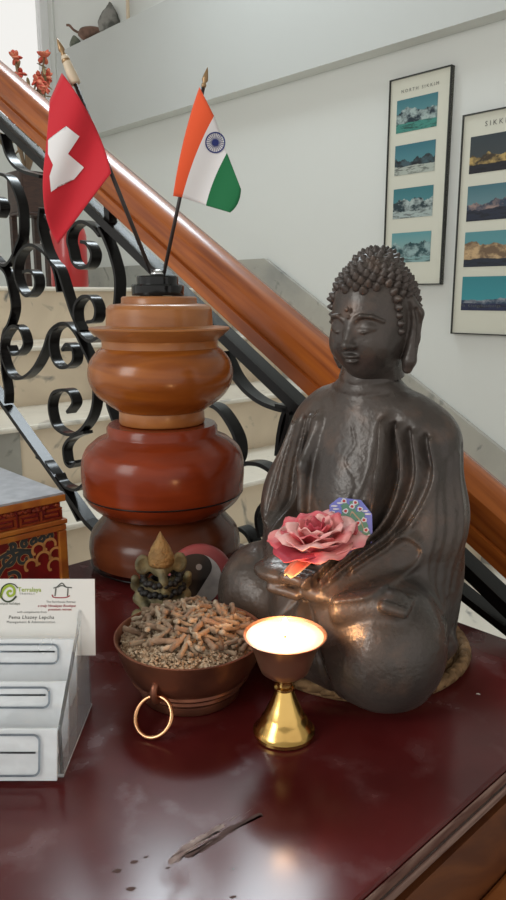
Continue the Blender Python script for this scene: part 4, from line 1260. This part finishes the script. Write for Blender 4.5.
# ================================================================= copper bowl with incense
BW = on_z(191, 690)
bowl = thing('copper_bowl', 'worn copper bowl with a ring handle holding incense', 'bowl', BW)
prof = [(0.030, 0.0003), (0.0375, 0.0006), (0.0385, 0.003), (0.0380, 0.007), (0.0405, 0.0095), (0.0420, 0.011), (0.0415, 0.013), (0.0445, 0.0155), (0.0460, 0.017), (0.0455, 0.019), (0.0490, 0.0235), (0.0520, 0.030), (0.0545, 0.038), (0.0560, 0.0445), (0.0572, 0.047), (0.0575, 0.0485), (0.0565, 0.0490), (0.0548, 0.0480), (0.0530, 0.040), (0.0500, 0.030), (0.044, 0.02)]
v, f = lathe(prof, BW, 80); obj('bowl_body', v, f, M['copper'], bowl, autosmooth=50)
la = math.radians(-113)     # lug faces the camera, a little to the left
ld = np.array([math.cos(la), math.sin(la), 0])
lug = BW + ld * 0.0492 + np.array([0, 0, 0.0275])
sd = np.array([-ld[1], ld[0], 0])
v, f = tube(spline([lug + np.array([0, 0, 0.005]) - ld * 0.004, lug + ld * 0.004 + np.array([0, 0, 0.004]), lug + ld * 0.006 + np.array([0, 0, -0.003]), lug + ld * 0.002 + np.array([0, 0, -0.0085]), lug - ld * 0.006 + np.array([0, 0, -0.008])], 6), 0.0026, 10)
obj('lug', v, f, M['copper'], bowl)
rr = 0.0146
rA = lug + ld * 0.0030 + np.array([0, 0, -0.0045]); rB = on_z(151, 738.5, TABLE_Z + 0.0017)
rc = (rA + rB) / 2; rr = np.linalg.norm(rA - rB) / 2; up_ = (rA - rB) / np.linalg.norm(rA - rB)      # hangs outward and rests on the table
sd = sd - up_ * (sd @ up_); sd /= np.linalg.norm(sd)
v, f = tube([rc + rr * (math.cos(t) * sd + math.sin(t) * up_) for t in np.linspace(0, 2 * math.pi, 48, endpoint=False)], 0.0016, 10, closed=True)
zmin = min(p[2] for p in v)
v = [p + np.array([0, 0, max(0, TABLE_Z + 0.0005 - zmin)]) for p in v]
obj('ring_handle', v, f, M['copperring'], bowl)
# fine grains: one heap of granules
M['grain'] = mat('incense_grains', (0.34, 0.22, 0.13), 0.85, vary=(260, (0.56, 0.43, 0.30), 0.42, 0.62))
def dome(r): return 0.0455 + 0.017 * max(0, 1 - (r / 0.052) ** 2)
gb_ = MB()
nr, na = 14, 60
V = [(BW[0], BW[1], BW[2] + dome(0) - 0.003)]; F = []
for j in range(1, nr + 1):
    r = 0.0515 * j / nr
    for i in range(na):
        t = 2 * math.pi * i / na
        V.append((BW[0] + r * math.cos(t), BW[1] + r * math.sin(t), BW[2] + dome(r) - 0.003 + 0.0012 * rng.normal() * (j < nr)))
for i in range(na):
    F.append((0, 1 + i, 1 + (i + 1) % na))
    for j in range(nr - 1):
        a = 1 + j * na
        F.append((a + i, a + na + i, a + na + (i + 1) % na, a + (i + 1) % na))
gb_.add(V, F)
TET = [(0, 1, 2), (0, 2, 3), (0, 3, 4), (0, 4, 1), (5, 2, 1), (5, 3, 2), (5, 4, 3), (5, 1, 4)]
for i in range(3200):
    r = 0.0525 * math.sqrt(rng.random()); t = rng.random() * 2 * math.pi
    if r < 0.036 and rng.random() < 0.45: continue
    s = 0.0009 + 0.0009 * rng.random()
    c = np.array([BW[0] + r * math.cos(t), BW[1] + r * math.sin(t), BW[2] + dome(r) - 0.0018 + 0.0012 * rng.random()])
    a = rng.random() * 6.28; ca, sa = math.cos(a) * s, math.sin(a) * s
    k1 = 0.7 + 0.9 * rng.random()
    gb_.add([c + (0, 0, s * 0.8), c + (ca * k1, sa * k1, 0), c + (-sa, ca, 0.2 * s), c + (-ca * k1, -sa * k1, 0), c + (sa, -ca, 0), c + (0, 0, -s)], TET)
tag(gb_.build('incense_grains', M['grain'], None, loc=BW + np.array([0, 0, 0.04]), smooth=False), 'coarse tan incense granules filling the copper bowl under the sticks', 'incense grains', kind='stuff')
M['stick1'] = mat('tan_incense_stick', (0.30, 0.21, 0.135), 0.8, vary=(200, (0.21, 0.135, 0.085), 0.4, 0.65))
M['stick2'] = mat('pale_incense_stick', (0.43, 0.335, 0.24), 0.8, vary=(200, (0.32, 0.23, 0.155), 0.4, 0.65))
M['stick3'] = mat('brown_incense_stick', (0.215, 0.13, 0.08), 0.8, vary=(200, (0.31, 0.2, 0.13), 0.4, 0.65))
protos = []
for k in range(9):
    L = 0.0120 + 0.0014 * k; bend = 0.0008 * (k % 3 - 1)
    pts = [np.array([x * L, bend * math.sin((x + 0.5) * math.pi), 0.0003 * math.sin(7 * x + k)]) for x in np.linspace(-0.5, 0.5, 7)]
    r0 = 0.0018 + 0.00024 * (k % 4)
    v, f = tube(pts, [r0 * (0.85 + 0.2 * math.sin(3.1 * i + k)) for i in range(7)], 8)
    me = bpy.data.meshes.new('incense_piece'); me.from_pydata([tuple(p) for p in v], [], f)
    me.materials.append((M['stick1'], M['stick2'], M['stick1'], M['stick3'])[k % 4])
    me.polygons.foreach_set('use_smooth', [True] * len(me.polygons))
    protos.append(me)
first = None
cnt = 0
for i in range(185):
    # golden-angle scatter over the heap, rim at the front left freer
    rad = 0.0475 * math.sqrt((i + 0.5) / 185); t = i * 2.39996
    x, y = rad * math.cos(t) + 0.004, rad * math.sin(t) + 0.0055
    r = math.hypot(x, y)
    if r > 0.0505: continue
    me = protos[i % 9]
    if first is None:
        o = bpy.data.objects.new('incense_piece', me); first = o
    else:
        o = first.copy(); o.data = me
    COL.objects.link(o)
    lay = 0.0008 + 0.0045 * rng.random() * (1 if r < 0.04 else 0.35)
    o.location = (BW[0] + x, BW[1] + y, BW[2] + dome(r) + lay - 0.001)
    slope_ = -0.6 * r / 0.052
    o.rotation_euler = (0.25 * rng.normal(), 0.28 * rng.normal(), rng.random() * math.pi)
    tag(o, 'short broken tan incense stick heaped in the copper bowl', 'incense stick', 'broken incense sticks in the copper bowl')

# ================================================================= figurine with big ears and pointed crown
gc = on_y(160, 622, 0.612); GCn = np.array([on_y(162, 600, 0.618)[0], 0.618, TABLE_Z])
M['gold'] = mat('old_gold_paint', (0.30, 0.20, 0.075), 0.42, metal=0.45, vary=(60, (0.15, 0.10, 0.045), 0.42, 0.62))
M['goldgreen'] = mat('dull_green_gold', (0.23, 0.18, 0.085), 0.6, metal=0.1, bump=(250, 0.5, 0.003), vary=(60, (0.10, 0.085, 0.045), 0.42, 0.62))
M['crown'] = mat('warm_gold_paint', (0.34, 0.19, 0.065), 0.6, metal=0.15, bump=(400, 0.8, 0.003), vary=(90, (0.22, 0.12, 0.04), 0.42, 0.62))
M['black'] = mat('black_beads', (0.015, 0.013, 0.012), 0.6)
gan = thing('figurine', 'small gold seated figurine with pointed crown and big ears', 'figurine', GCn)
gd = Field((-0.034, -0.026, -0.001), (0.034, 0.028, 0.086), 0.0009)
gd.ell((0, 0, 0.006), (0.027, 0.021, 0.006), 0.003)                       # lotus base
for s in (-1, 1):
    gd.cap((s * 0.006, -0.010, 0.017), (s * 0.022, -0.004, 0.015), 0.006, 0.006, 0.004)     # crossed legs
    gd.cap((s * 0.022, -0.005, 0.015), (-s * 0.004, -0.017, 0.014), 0.0055, 0.0045, 0.003)
    gd.path([(s * 0.013, 0, 0.042), (s * 0.021, -0.004, 0.032), (s * 0.016, -0.014, 0.027)], [0.0055, 0.005, 0.004], 0.003)
    gd.path([(s * 0.012, 0.003, 0.043), (s * 0.023, 0.002, 0.042), (s * 0.024, -0.004, 0.051)], [0.005, 0.0042, 0.0036], 0.003)
    gd.ell((s * 0.0165, -0.001, 0.0625), (0.0072, 0.0026, 0.0098), 0.002)                       # ears
    gd.ell((s * 0.0165, -0.0036, 0.0625), (0.0045, 0.0018, 0.0070), 0.0012, sub=True)
gd.ell((0, -0.002, 0.030), (0.0145, 0.0125, 0.015), 0.006)                 # belly
gd.ell((0, -0.013, 0.031), (0.0042, 0.003, 0.0042), 0.0015)
gd.ell((0, -0.001, 0.060), (0.0100, 0.0095, 0.0105), 0.004)                # head
gd.path([(0, -0.009, 0.057), (0.001, -0.014, 0.049), (0.002, -0.015, 0.041), (0.006, -0.015, 0.037)], [0.0045, 0.0036, 0.003, 0.0024], 0.003)   # trunk
V, F = gd.mesh(); V = relax(V, F, 1, 0.4)
yaw = Matrix.Rotation(math.radians(12), 3, 'Z')
def gm(P): return np.asarray(P) @ np.array(yaw).T + GCn
obj('figure_body', gm(V + np.array([0, 0, 0.0012])), F, M['goldgreen'], gan)
v, f = lathe([(0.0112, 0.0630), (0.0122, 0.0660), (0.0116, 0.0690), (0.0118, 0.0705), (0.0108, 0.0740), (0.0098, 0.0755), (0.0090, 0.0785), (0.0070, 0.0820), (0.0062, 0.0835), (0.0040, 0.0870), (0.0028, 0.0895), (0.0018, 0.0915), (0.0004, 0.0940)], (0, -0.001, 0), 24)
obj('crown', gm(v), f, M['crown'], gan)
for zz, rr_, k in ((0.0515, 0.0165, 22), (0.0425, 0.0195, 26)):
    nb = MB()
    for i in range(k):
        t = 2 * math.pi * i / k
        nb.add(*ellipsoid((rr_ * math.cos(t), -0.002 + 0.0135 * math.sin(t), zz - 0.003 * math.sin(-t) - 0.0015 * (i % 2)), (0.0034, 0.0034, 0.0030), 8, 6))
    obj('garland', gm(nb.v), nb.f, M['black'], gan)
# ================================================================= painted yin-yang stone
YY = np.array([on_y(200, 575, 0.655)[0], 0.655, TABLE_Z])
M['yyred'] = mat('rose_red_paint', (0.30, 0.055, 0.055), 0.5)
M['yywhite'] = mat('chalk_white_paint', (0.48, 0.43, 0.41), 0.7, vary=(70, (0.36, 0.32, 0.31), 0.42, 0.6))
M['yyblack'] = mat('dark_brown_paint', (0.030, 0.020, 0.016), 0.6)
yy = thing('painted_stone', 'round stone painted with a yin-yang on rose red, against the bottom jar', 'painted stone', YY)
RYY = 0.0325
tl_ = math.radians(14)
nY = np.array([0.10, -math.cos(tl_), math.sin(tl_)]); nY /= np.linalg.norm(nY)
sY = np.array([-nY[1], nY[0], 0]); sY /= np.linalg.norm(sY); sY = -sY if sY[0] < 0 else sY
uY = np.cross(sY, nY) if np.cross(sY, nY)[2] > 0 else -np.cross(sY, nY)
TH = 0.0085
cY = YY + np.array([0, 0, RYY * abs(uY[2]) + TH * 0.42])
pv, pf = lathe([(RYY * 0.80, -TH), (RYY * 0.93, -TH * 0.8), (RYY, 0), (RYY * 0.95, TH * 0.62), (RYY * 0.86, TH * 0.92), (RYY * 0.6, TH * 1.0)], (0, 0, 0), 60)
obj('stone_body', [cY + p[0] * sY + p[1] * uY + p[2] * nY for p in pv], pf, M['yyred'], yy, autosmooth=60)
RR = RYY * 0.76
def yp(x, y, l): return cY + x * sY + y * uY + (TH + l) * nY
rotY = math.radians(-14)
def yr(x, y): return (x * math.cos(rotY) - y * math.sin(rotY) - 0.004, x * math.sin(rotY) + y * math.cos(rotY) - 0.001)
def yfill(name, poly, l, m):
    bm = bmesh.new(); vs = [bm.verts.new((*yr(*p), 0)) for p in poly]; bm.faces.new(vs)
    bmesh.ops.triangulate(bm, faces=bm.faces[:]); bm.verts.index_update()
    V = [yp(q.co.x, q.co.y, l) for q in bm.verts]; F = [tuple(x.index for x in ff.verts) for ff in bm.faces]; bm.free()
    obj(name, V, F, m, yy, smooth=False)
arc = lambda cx, cy, r, a0, a1, n=24: [(cx + r * math.cos(a0 + (a1 - a0) * i / n), cy + r * math.sin(a0 + (a1 - a0) * i / n)) for i in range(n + 1)]
PI = math.pi
yfill('white_lobe', arc(0, 0, RR, -PI / 2, PI / 2) + arc(0, RR / 2, RR / 2, PI / 2, -PI / 2)[1:] + arc(0, -RR / 2, RR / 2, PI / 2, 3 * PI / 2)[1:-1], 0.0002, M['yywhite'])
yfill('dark_lobe', arc(0, 0, RR, PI / 2, 3 * PI / 2) + arc(0, -RR / 2, RR / 2, -PI / 2 - 2 * PI, -3 * PI / 2 - 2 * PI + 0 * PI)[1:] + arc(0, RR / 2, RR / 2, -PI / 2, PI / 2)[1:-1], 0.0003, M['yyblack'])
yfill('white_dot', arc(0, RR / 2, RR * 0.12, 0, 2 * PI)[:-1], 0.0006, M['yywhite'])
yfill('dark_dot', arc(0, -RR / 2, RR * 0.12, 0, 2 * PI)[:-1], 0.0006, M['yyblack'])

# ================================================================= painted carved box at the left
BXc = on_y(64, 492, 0.72)
gB_, wB_, _ = to_gwz(BXc)
HB = BXc[2] - TABLE_Z
def bp(p, r, z): return gw(gB_ + r, wB_ - p, TABLE_Z + z)     # p runs along the front to the near left, r into the box
M['boxred'] = mat('painted_red_panel', (0.22, 0.012, 0.012), 0.4, coat=0.2, vary=(60, (0.15, 0.010, 0.010), 0.4, 0.6))
M['boxorange'] = mat('orange_gilt_paint', (0.48, 0.17, 0.025), 0.38, coat=0.2, vary=(50, (0.36, 0.10, 0.02), 0.4, 0.62))
M['boxcarve'] = mat('red_orange_gilt', (0.34, 0.065, 0.018), 0.3, metal=0.25, coat=0.3, vary=(70, (0.22, 0.03, 0.012), 0.42, 0.62))
M['boxtop'] = mat('silver_grey_paper', (0.33, 0.34, 0.37), 0.45, vary=(60, (0.42, 0.43, 0.46), 0.4, 0.65))
M['boxdark'] = mat('dark_teal_paint', (0.045, 0.055, 0.055), 0.5)
M['boxline'] = mat('tan_outline_paint', (0.55, 0.33, 0.13), 0.45)
bx = thing('painted_box', 'carved red and orange painted box with grey top beside the jars', 'box', bp(0.1, 0.09, 0))
LB, DB = 0.21, 0.185
v, f = box((0.0035, 0.0035, 0), (LB - 0.0035, DB - 0.0035, HB - 0.002), bp); obj('box_body', v, f, M['boxred'], bx, smooth=False)
v, f = box((0, 0, HB - 0.0022), (LB, DB, HB), bp); obj('top_panel', v, f, M['boxtop'], bx, smooth=False)
for z0_, z1_, o_ in ((HB - 0.0095, HB - 0.0024, 0.001), (HB - 0.0335, HB - 0.0285, 0.0015), (HB - 0.0405, HB - 0.0345, 0.0005), (0.0, 0.008, 0.001)):
    v, f = box((-o_, -o_, z0_), (LB + o_, DB + o_, z1_), bp); obj('moulding', v, f, M['boxorange'], bx, smooth=False, bevel=0.0008)
v, f = box((-0.0005, -0.0005, 0.008), (0.0085, 0.0085, HB - 0.041), bp); obj('corner_post', v, f, M['boxorange'], bx, smooth=False, bevel=0.001)
# carved meander band
mbx = MB()
def bar(p0, p1, z0_, z1_): mbx.add(*box((p0, 0.0005, HB - 0.0285 + z0_), (p1, 0.0035, HB - 0.0285 + z1_), bp))
tw = 0.0024
for k in range(4):
    o0 = 0.003 + 0.050 * k
    bar(o0, o0 + 0.047, 0.0005, 0.0005 + tw)
    bar(o0 + 0.0225, o0 + 0.0225 + tw, 0.003, 0.0125)
    bar(o0, o0 + tw, 0.003, 0.010); bar(o0 + 0.0446, o0 + 0.047, 0.003, 0.010)
    bar(o0 + 0.005, o0 + 0.0195, 0.0055, 0.0055 + tw); bar(o0 + 0.0275, o0 + 0.042, 0.0055, 0.0055 + tw)
    bar(o0, o0 + 0.0175, 0.0105, 0.0105 + tw); bar(o0 + 0.0295, o0 + 0.047, 0.0105, 0.0105 + tw)
for k in range(70):
    p = 0.004 + (LB - 0.01) * rng.random(); z = HB - 0.0145 + 0.003 * rng.random()
    mbx.add(*ellipsoid(bp(p, 0.0025, z), (0.0028, 0.002, 0.0022), 7, 5))
mbx.build('carved_meander', M['boxcarve'], bx, smooth=False)
# painted scroll foliage and cloud curls: raised paint strokes on the panel
def stroke(mb, pts, w0, w1, lift):
    P = spline(pts, 7); n = len(P); V = []; F = []
    for i, q in enumerate(P):
        t = P[min(i + 1, n - 1)] - P[max(i - 1, 0)]; t = t / (np.linalg.norm(t) + 1e-9)
        w = (w0 + (w1 - w0) * i / (n - 1)) / 2
        for s in (-1, 1): V.append(bp(q[0] - s * t[1] * w, 0.0035 - lift, q[1] + s * t[0] * w))
    for i in range(n - 1): F.append((2 * i, 2 * i + 1, 2 * i + 3, 2 * i + 2))
    mb.add(V, F)
def spiral(c, r, a0, turns, sgn, n=9):
    return [(c[0] + r * (1 - 0.75 * i / n) * math.cos(a0 + sgn * turns * 6.28 * i / n), c[1] + r * (1 - 0.75 * i / n) * math.sin(a0 + sgn * turns * 6.28 * i / n)) for i in range(n + 1)]
dk = MB(); ol = MB()
zt_ = HB - 0.043
leaf = []
for cx, cz, r, a0, sg in ((0.096, zt_ - 0.014, 0.0085, 2.0, 1), (0.080, zt_ - 0.010, 0.007, 0.5, -1), (0.064, zt_ - 0.016, 0.009, 1.5, 1), (0.047, zt_ - 0.019, 0.0085, 3.4, -1), (0.058, zt_ - 0.004, 0.0042, 0.6, 1), (0.045, zt_ - 0.0035, 0.0045, 2.4, -1), (0.036, zt_ - 0.003, 0.0042, 1.4, 1), (0.027, zt_ - 0.0025, 0.0042, 1.4, 1), (0.018, zt_ - 0.002, 0.004, 1.4, 1), (0.115, zt_ - 0.012, 0.0085, 1.0, -1), (0.135, zt_ - 0.018, 0.009, 2.0, 1), (0.155, zt_ - 0.012, 0.009, 0.5, -1), (0.175, zt_ - 0.018, 0.009, 2.0, 1), (0.09, zt_ - 0.034, 0.009, 2.0, -1), (0.06, zt_ - 0.038, 0.009, 1.0, 1), (0.12, zt_ - 0.036, 0.009, 2.0, 1)):
    s = spiral((cx, cz), r, a0, 1.15, sg)
    stroke(ol, s, 0.0052, 0.0040, 0.0003); stroke(dk, s, 0.0040, 0.0028, 0.0006)
for s in ([(0.125, zt_ - 0.008), (0.108, zt_ - 0.022), (0.09, zt_ - 0.024), (0.072, zt_ - 0.012), (0.055, zt_ - 0.008), (0.04, zt_ - 0.012)], [(0.075, zt_ - 0.03), (0.068, zt_ - 0.022), (0.052, zt_ - 0.012), (0.036, zt_ - 0.012)]):
    stroke(ol, s, 0.0056, 0.0046, 0.0002); stroke(dk, s, 0.0042, 0.0032, 0.0005)
ol.build('painted_scroll_outline', M['boxline'], bx, smooth=False)
dk.build('painted_scroll', M['boxdark'], bx, smooth=False)
cl = MB()
for cx, cz, r in ((0.031, zt_ - 0.013, 0.0065), (0.018, zt_ - 0.011, 0.0065), (0.026, zt_ - 0.024, 0.0075), (0.012, zt_ - 0.022, 0.0065), (0.040, zt_ - 0.028, 0.0065), (0.014, zt_ - 0.034, 0.007)):
    stroke(cl, [(cx + r * math.cos(a), cz + r * math.sin(a)) for a in np.linspace(3.5, -0.6, 9)] + [(cx + r * 0.5, cz - r * 0.55)], 0.0027, 0.0027, 0.0008)
cl.build('painted_cloud', mat('pale_orange_paint', (0.60, 0.30, 0.10), 0.45), bx, smooth=False)

# ================================================================= stepped acrylic card holder and business card
def acrylic():
    m = mat('clear_acrylic', (0.97, 0.985, 1.0), 0.10, trans=0.42, ior=1.49, spec=0.8, coat=0.8)
    nt = m.node_tree; b = bsdf(m)
    n = noise_mix(nt, 22, (0.03,) * 3, (0.30,) * 3, 0.35, 0.7, 5); nt.links.new(n, b.inputs['Roughness'])
    tc = nt.nodes.new('ShaderNodeTexCoord'); nn = nt.nodes.new('ShaderNodeTexNoise'); nn.inputs['Scale'].default_value = 28; nn.inputs['Detail'].default_value = 3
    nt.links.new(tc.outputs['Object'], nn.inputs['Vector'])
    bpn = nt.nodes.new('ShaderNodeBump'); bpn.inputs['Strength'].default_value = 0.45; bpn.inputs['Distance'].default_value = 0.01
    nt.links.new(nn.outputs['Fac'], bpn.inputs['Height']); nt.links.new(bpn.outputs['Normal'], b.inputs['Normal'])
    return m
M['acrylic'] = acrylic()
M['clear'] = mat('clear_plastic_edge', (0.45, 0.5, 0.55), 0.04, trans=1.0, ior=1.49)
M['sideacrylic'] = mat('clear_side_acrylic', (0.93, 0.96, 0.98), 0.06, trans=0.93, ior=1.3)
XR, XL = -0.1205, -0.232
YF = float(on_z(57, 777)[1])
hold = thing('card_holder', 'clear acrylic stepped card holder standing at the table front', 'card holder', ((XR + XL) / 2, YF, TABLE_Z))
wp = lambda x, y, z: np.array([x, y, TABLE_Z + z])
DEP = 0.082
tiers = [(0.0, 0.034), (0.026, 0.0515), (0.052, 0.069)]
def rrect(x0, x1, z0, z1, r, n=5):
    o = []
    for cx, cz, a in ((x1 - r, z1 - r, 0), (x0 + r, z1 - r, 90), (x0 + r, z0 + r, 180), (x1 - r, z0 + r, 270)):
        for i in range(n + 1):
            t = math.radians(a + 90 * i / n); o.append((cx + r * math.cos(t), cz + r * math.sin(t)))
    return o
for k, (dy, zt__) in enumerate(tiers):
    y = YF + dy
    z0_ = 0.0025 if k == 0 else 0.004
    lean = lambda x, yy, z, k=0.24: wp(x, yy + k * (z - zt__), z)      # pocket fronts lean back
    v, f = box((XL + 0.002, y, z0_), (XR - 0.0025, y + 0.0022, zt__), lean)
    fp = obj('pocket_front', v, f, M['acrylic'], hold, smooth=False, bevel=0.0006)
    # raised rounded rim moulded round the front of the pocket
    zb_ = 0.0065 if k == 0 else tiers[k - 1][1] + 0.002
    P = [lean(x, y - 0.0012, z) for x, z in rrect(XL + 0.006, XR - 0.0135, zb_, zt__ - 0.0028, 0.004)]
    v, f = tube(P, 0.0007, 8, closed=True); obj('moulded_rim', v, f, M['clear'], fp)
    P = [lean(XL + 0.008, y - 0.0008, (zb_ + zt__) / 2), lean(XR - 0.016, y - 0.0008, (zb_ + zt__) / 2)]
    v, f = tube(P, 0.0006, 6); obj('moulded_rib', v, f, M['clear'], fp)
    v, f = box((XL + 0.0022, y + 0.0024, zt__ - 0.020), (XR - 0.0027, y + 0.0255, zt__ - 0.0185), wp)
    obj('pocket_shelf', v, f, M['acrylic'], hold, smooth=False)
v, f = box((XL + 0.002, YF + 0.0785, 0.0025), (XR - 0.0025, YF + DEP, 0.088), wp); obj('back_plate', v, f, M['acrylic'], hold, smooth=False, bevel=0.0006)
v, f = box((XL, YF - 0.001, 0.0002), (XR, YF + DEP, 0.0024), wp); obj('base_plate', v, f, M['acrylic'], hold, smooth=False, bevel=0.0006)
side = [(YF - 0.001, 0.0025), (YF + DEP, 0.0025), (YF + DEP, 0.0905), (YF + 0.070, 0.0905), (YF + 0.054, 0.072), (YF + 0.050, 0.0705), (YF + 0.028, 0.0535), (YF + 0.024, 0.052), (YF + 0.002, 0.036), (YF - 0.001, 0.0335)]
for xs in ((XR - 0.0024, XR), (XL, XL + 0.0019)):
    v, f = prism(side, xs[0], xs[1], lambda p, q, r: wp(r, p, q))
    obj('side_plate', v, f, M['sideacrylic'], hold, smooth=False, bevel=0.0005)
# business card standing in the rear pocket
M['paper'] = mat('white_card_paper', (0.74, 0.72, 0.68), 0.6)
M['logogreen'] = mat('lime_print', (0.30, 0.40, 0.035), 0.6)
M['logodark'] = mat('dark_green_print', (0.035, 0.05, 0.02), 0.6)
M['printgrey'] = mat('grey_print', (0.09, 0.09, 0.09), 0.6)
M['printred'] = mat('maroon_print', (0.30, 0.03, 0.04), 0.6)
tilt_c = math.radians(9)
cy0, cz0 = YF + 0.060, 0.057
CWd, CH = 0.092, 0.0545
CXR = on_y(94, 584, cy0 + 0.006)[0]
def cardp(x, y, l=0.0):   # x from the left edge, y from the bottom edge
    return wp(CXR - CWd + x, cy0 + y * math.sin(tilt_c) - l * math.cos(tilt_c), cz0 + y * math.cos(tilt_c) + l * math.sin(tilt_c))
CT = on_y(94, 579, cy0 + CH * math.sin(tilt_c))[2] - TABLE_Z
cz0 = CT - CH * math.cos(tilt_c)
bc = thing('business_card', 'white printed business card standing in the rear pocket of the clear holder', 'business card', cardp(CWd / 2, 0))
v, f = box((0, 0, -0.0004), (CWd, CH, 0), cardp); obj('card_paper', v, f, M['paper'], bc, smooth=False)
def from_px(u, v_):
    # where the sight line meets the card plane
    o_ = cardp(0, 0, 0); ex_ = cardp(1, 0, 0) - o_; ey_ = cardp(0, 1, 0) - o_
    nn_ = np.cross(ex_, ey_); d = ray(u, v_); t = ((o_ - EYE) @ nn_) / (d @ nn_); p = EYE + d * t - o_
    return p @ ex_, p @ ey_
def ctext(name, s, u, v_, hpx, m, align='CENTER', bold=0.0, spacing=1.0, sx=1.0, shear=0.0):
    x0, y0 = from_px(u, v_)
    size = hpx * 0.00076
    return text_mesh(name, s, m, bc, lambda x, y, l: cardp(x0 + x * sx + shear * y, y0 + y, 0.0002), size, align, bold, spacing)
ctext('company_lettering', 'Terralaya', 29.5, 589.7, 5.8, M['logogreen'], bold=0.00006, sx=0.98)
ctext('travels_lettering', 'TRAVELS', 27, 593.8, 2.6, M['printgrey'], spacing=1.5)
ctext('tagline_lettering', 'boutique holidays', 8, 603.5, 3.2, M['logodark'], shear=0.25)
ctext('greeting_lettering', 'with compliments from', 32, 612, 2.9, M['printgrey'], shear=0.2)
ctext('name_lettering', 'Pema Lhazey Lepcha', 31.5, 617.3, 4.6, M['ink'], bold=0.00003, shear=0.15, spacing=1.1)
ctext('role_lettering', 'Management & Administration', 31, 622, 3.3, M['printgrey'], spacing=1.1)
ctext('house_lettering', 'The Farmhouse Retreat', 61, 601.8, 2.8, M['printgrey'])
ctext('motto_lettering', 'a truly Himalayan Boutique', 57, 605.8, 3.2, M['printred'], bold=0.00004, shear=0.25)
ctext('motto_lettering', 'premium retreat', 60, 609.4, 3.2, M['printred'], bold=0.00004, shear=0.25)
def cstroke(mb, pts, w0, w1, l=0.0003):
    P = [np.array(from_px(*p)) for p in spline(pts, 6)]; n = len(P); V = []; F = []
    for i, q in enumerate(P):
        t = P[min(i + 1, n - 1)] - P[max(i - 1, 0)]; t = t / (np.linalg.norm(t) + 1e-9); w = (w0 + (w1 - w0) * i / (n - 1)) / 2 * 0.00076
        for s in (-1, 1): V.append(cardp(q[0] - s * t[1] * w, q[1] + s * t[0] * w, l))
    for i in range(n - 1): F.append((2 * i, 2 * i + 1, 2 * i + 3, 2 * i + 2))
    mb.add(V, F)
lg = MB(); cstroke(lg, [(0, 598), (3, 590), (9, 585.5), (14, 588), (14, 594), (9.5, 596), (7.5, 592.5), (10, 590.5), (11.5, 592)], 2.6, 2.0)
lg.build('logo_swirl', M['logogreen'], bc, smooth=False)
lg = MB(); cstroke(lg, [(18, 588), (14, 584.3), (8, 583.8), (3, 587), (1, 592.5), (2, 598), (6.5, 601.5), (12, 600.5), (16.5, 596)], 1.0, 1.8)
lg.build('logo_ring', M['logodark'], bc, smooth=False)
lg = MB()
for pts in ([(53.5, 588), (57, 586.8), (62, 583), (66, 586.8), (72, 587.5)], [(57, 587.3), (62, 585.5), (66.5, 587.3)], [(56, 588), (55, 596)], [(68, 588), (67.5, 596)]): cstroke(lg, pts, 1.0, 1.0)
lg.build('house_emblem', M['ink'], bc, smooth=False)
lg = MB(); cstroke(lg, [(52, 594.5), (53.5, 597), (58, 597.6), (66, 597.3), (70, 595.5)], 1.0, 1.0); lg.build('house_emblem_base', M['printred'], bc, smooth=False)

# ================================================================= crumbs on the table
M['crumb'] = mat('white_crumb', (0.7, 0.66, 0.6), 0.7)
p = on_z(478, 694.5)
v, f = tube([p + np.array([-0.0014, 0, 0.0005]), p + np.array([0, 0.0002, 0.0006]), p + np.array([0.0014, -0.0008, 0.0005])], [0.0003, 0.0005, 0.0003], 6)
tag(obj('wax_crumb', v, f, M['crumb'], loc=p), 'tiny white wax crumb lying on the red table at the right', 'crumb')
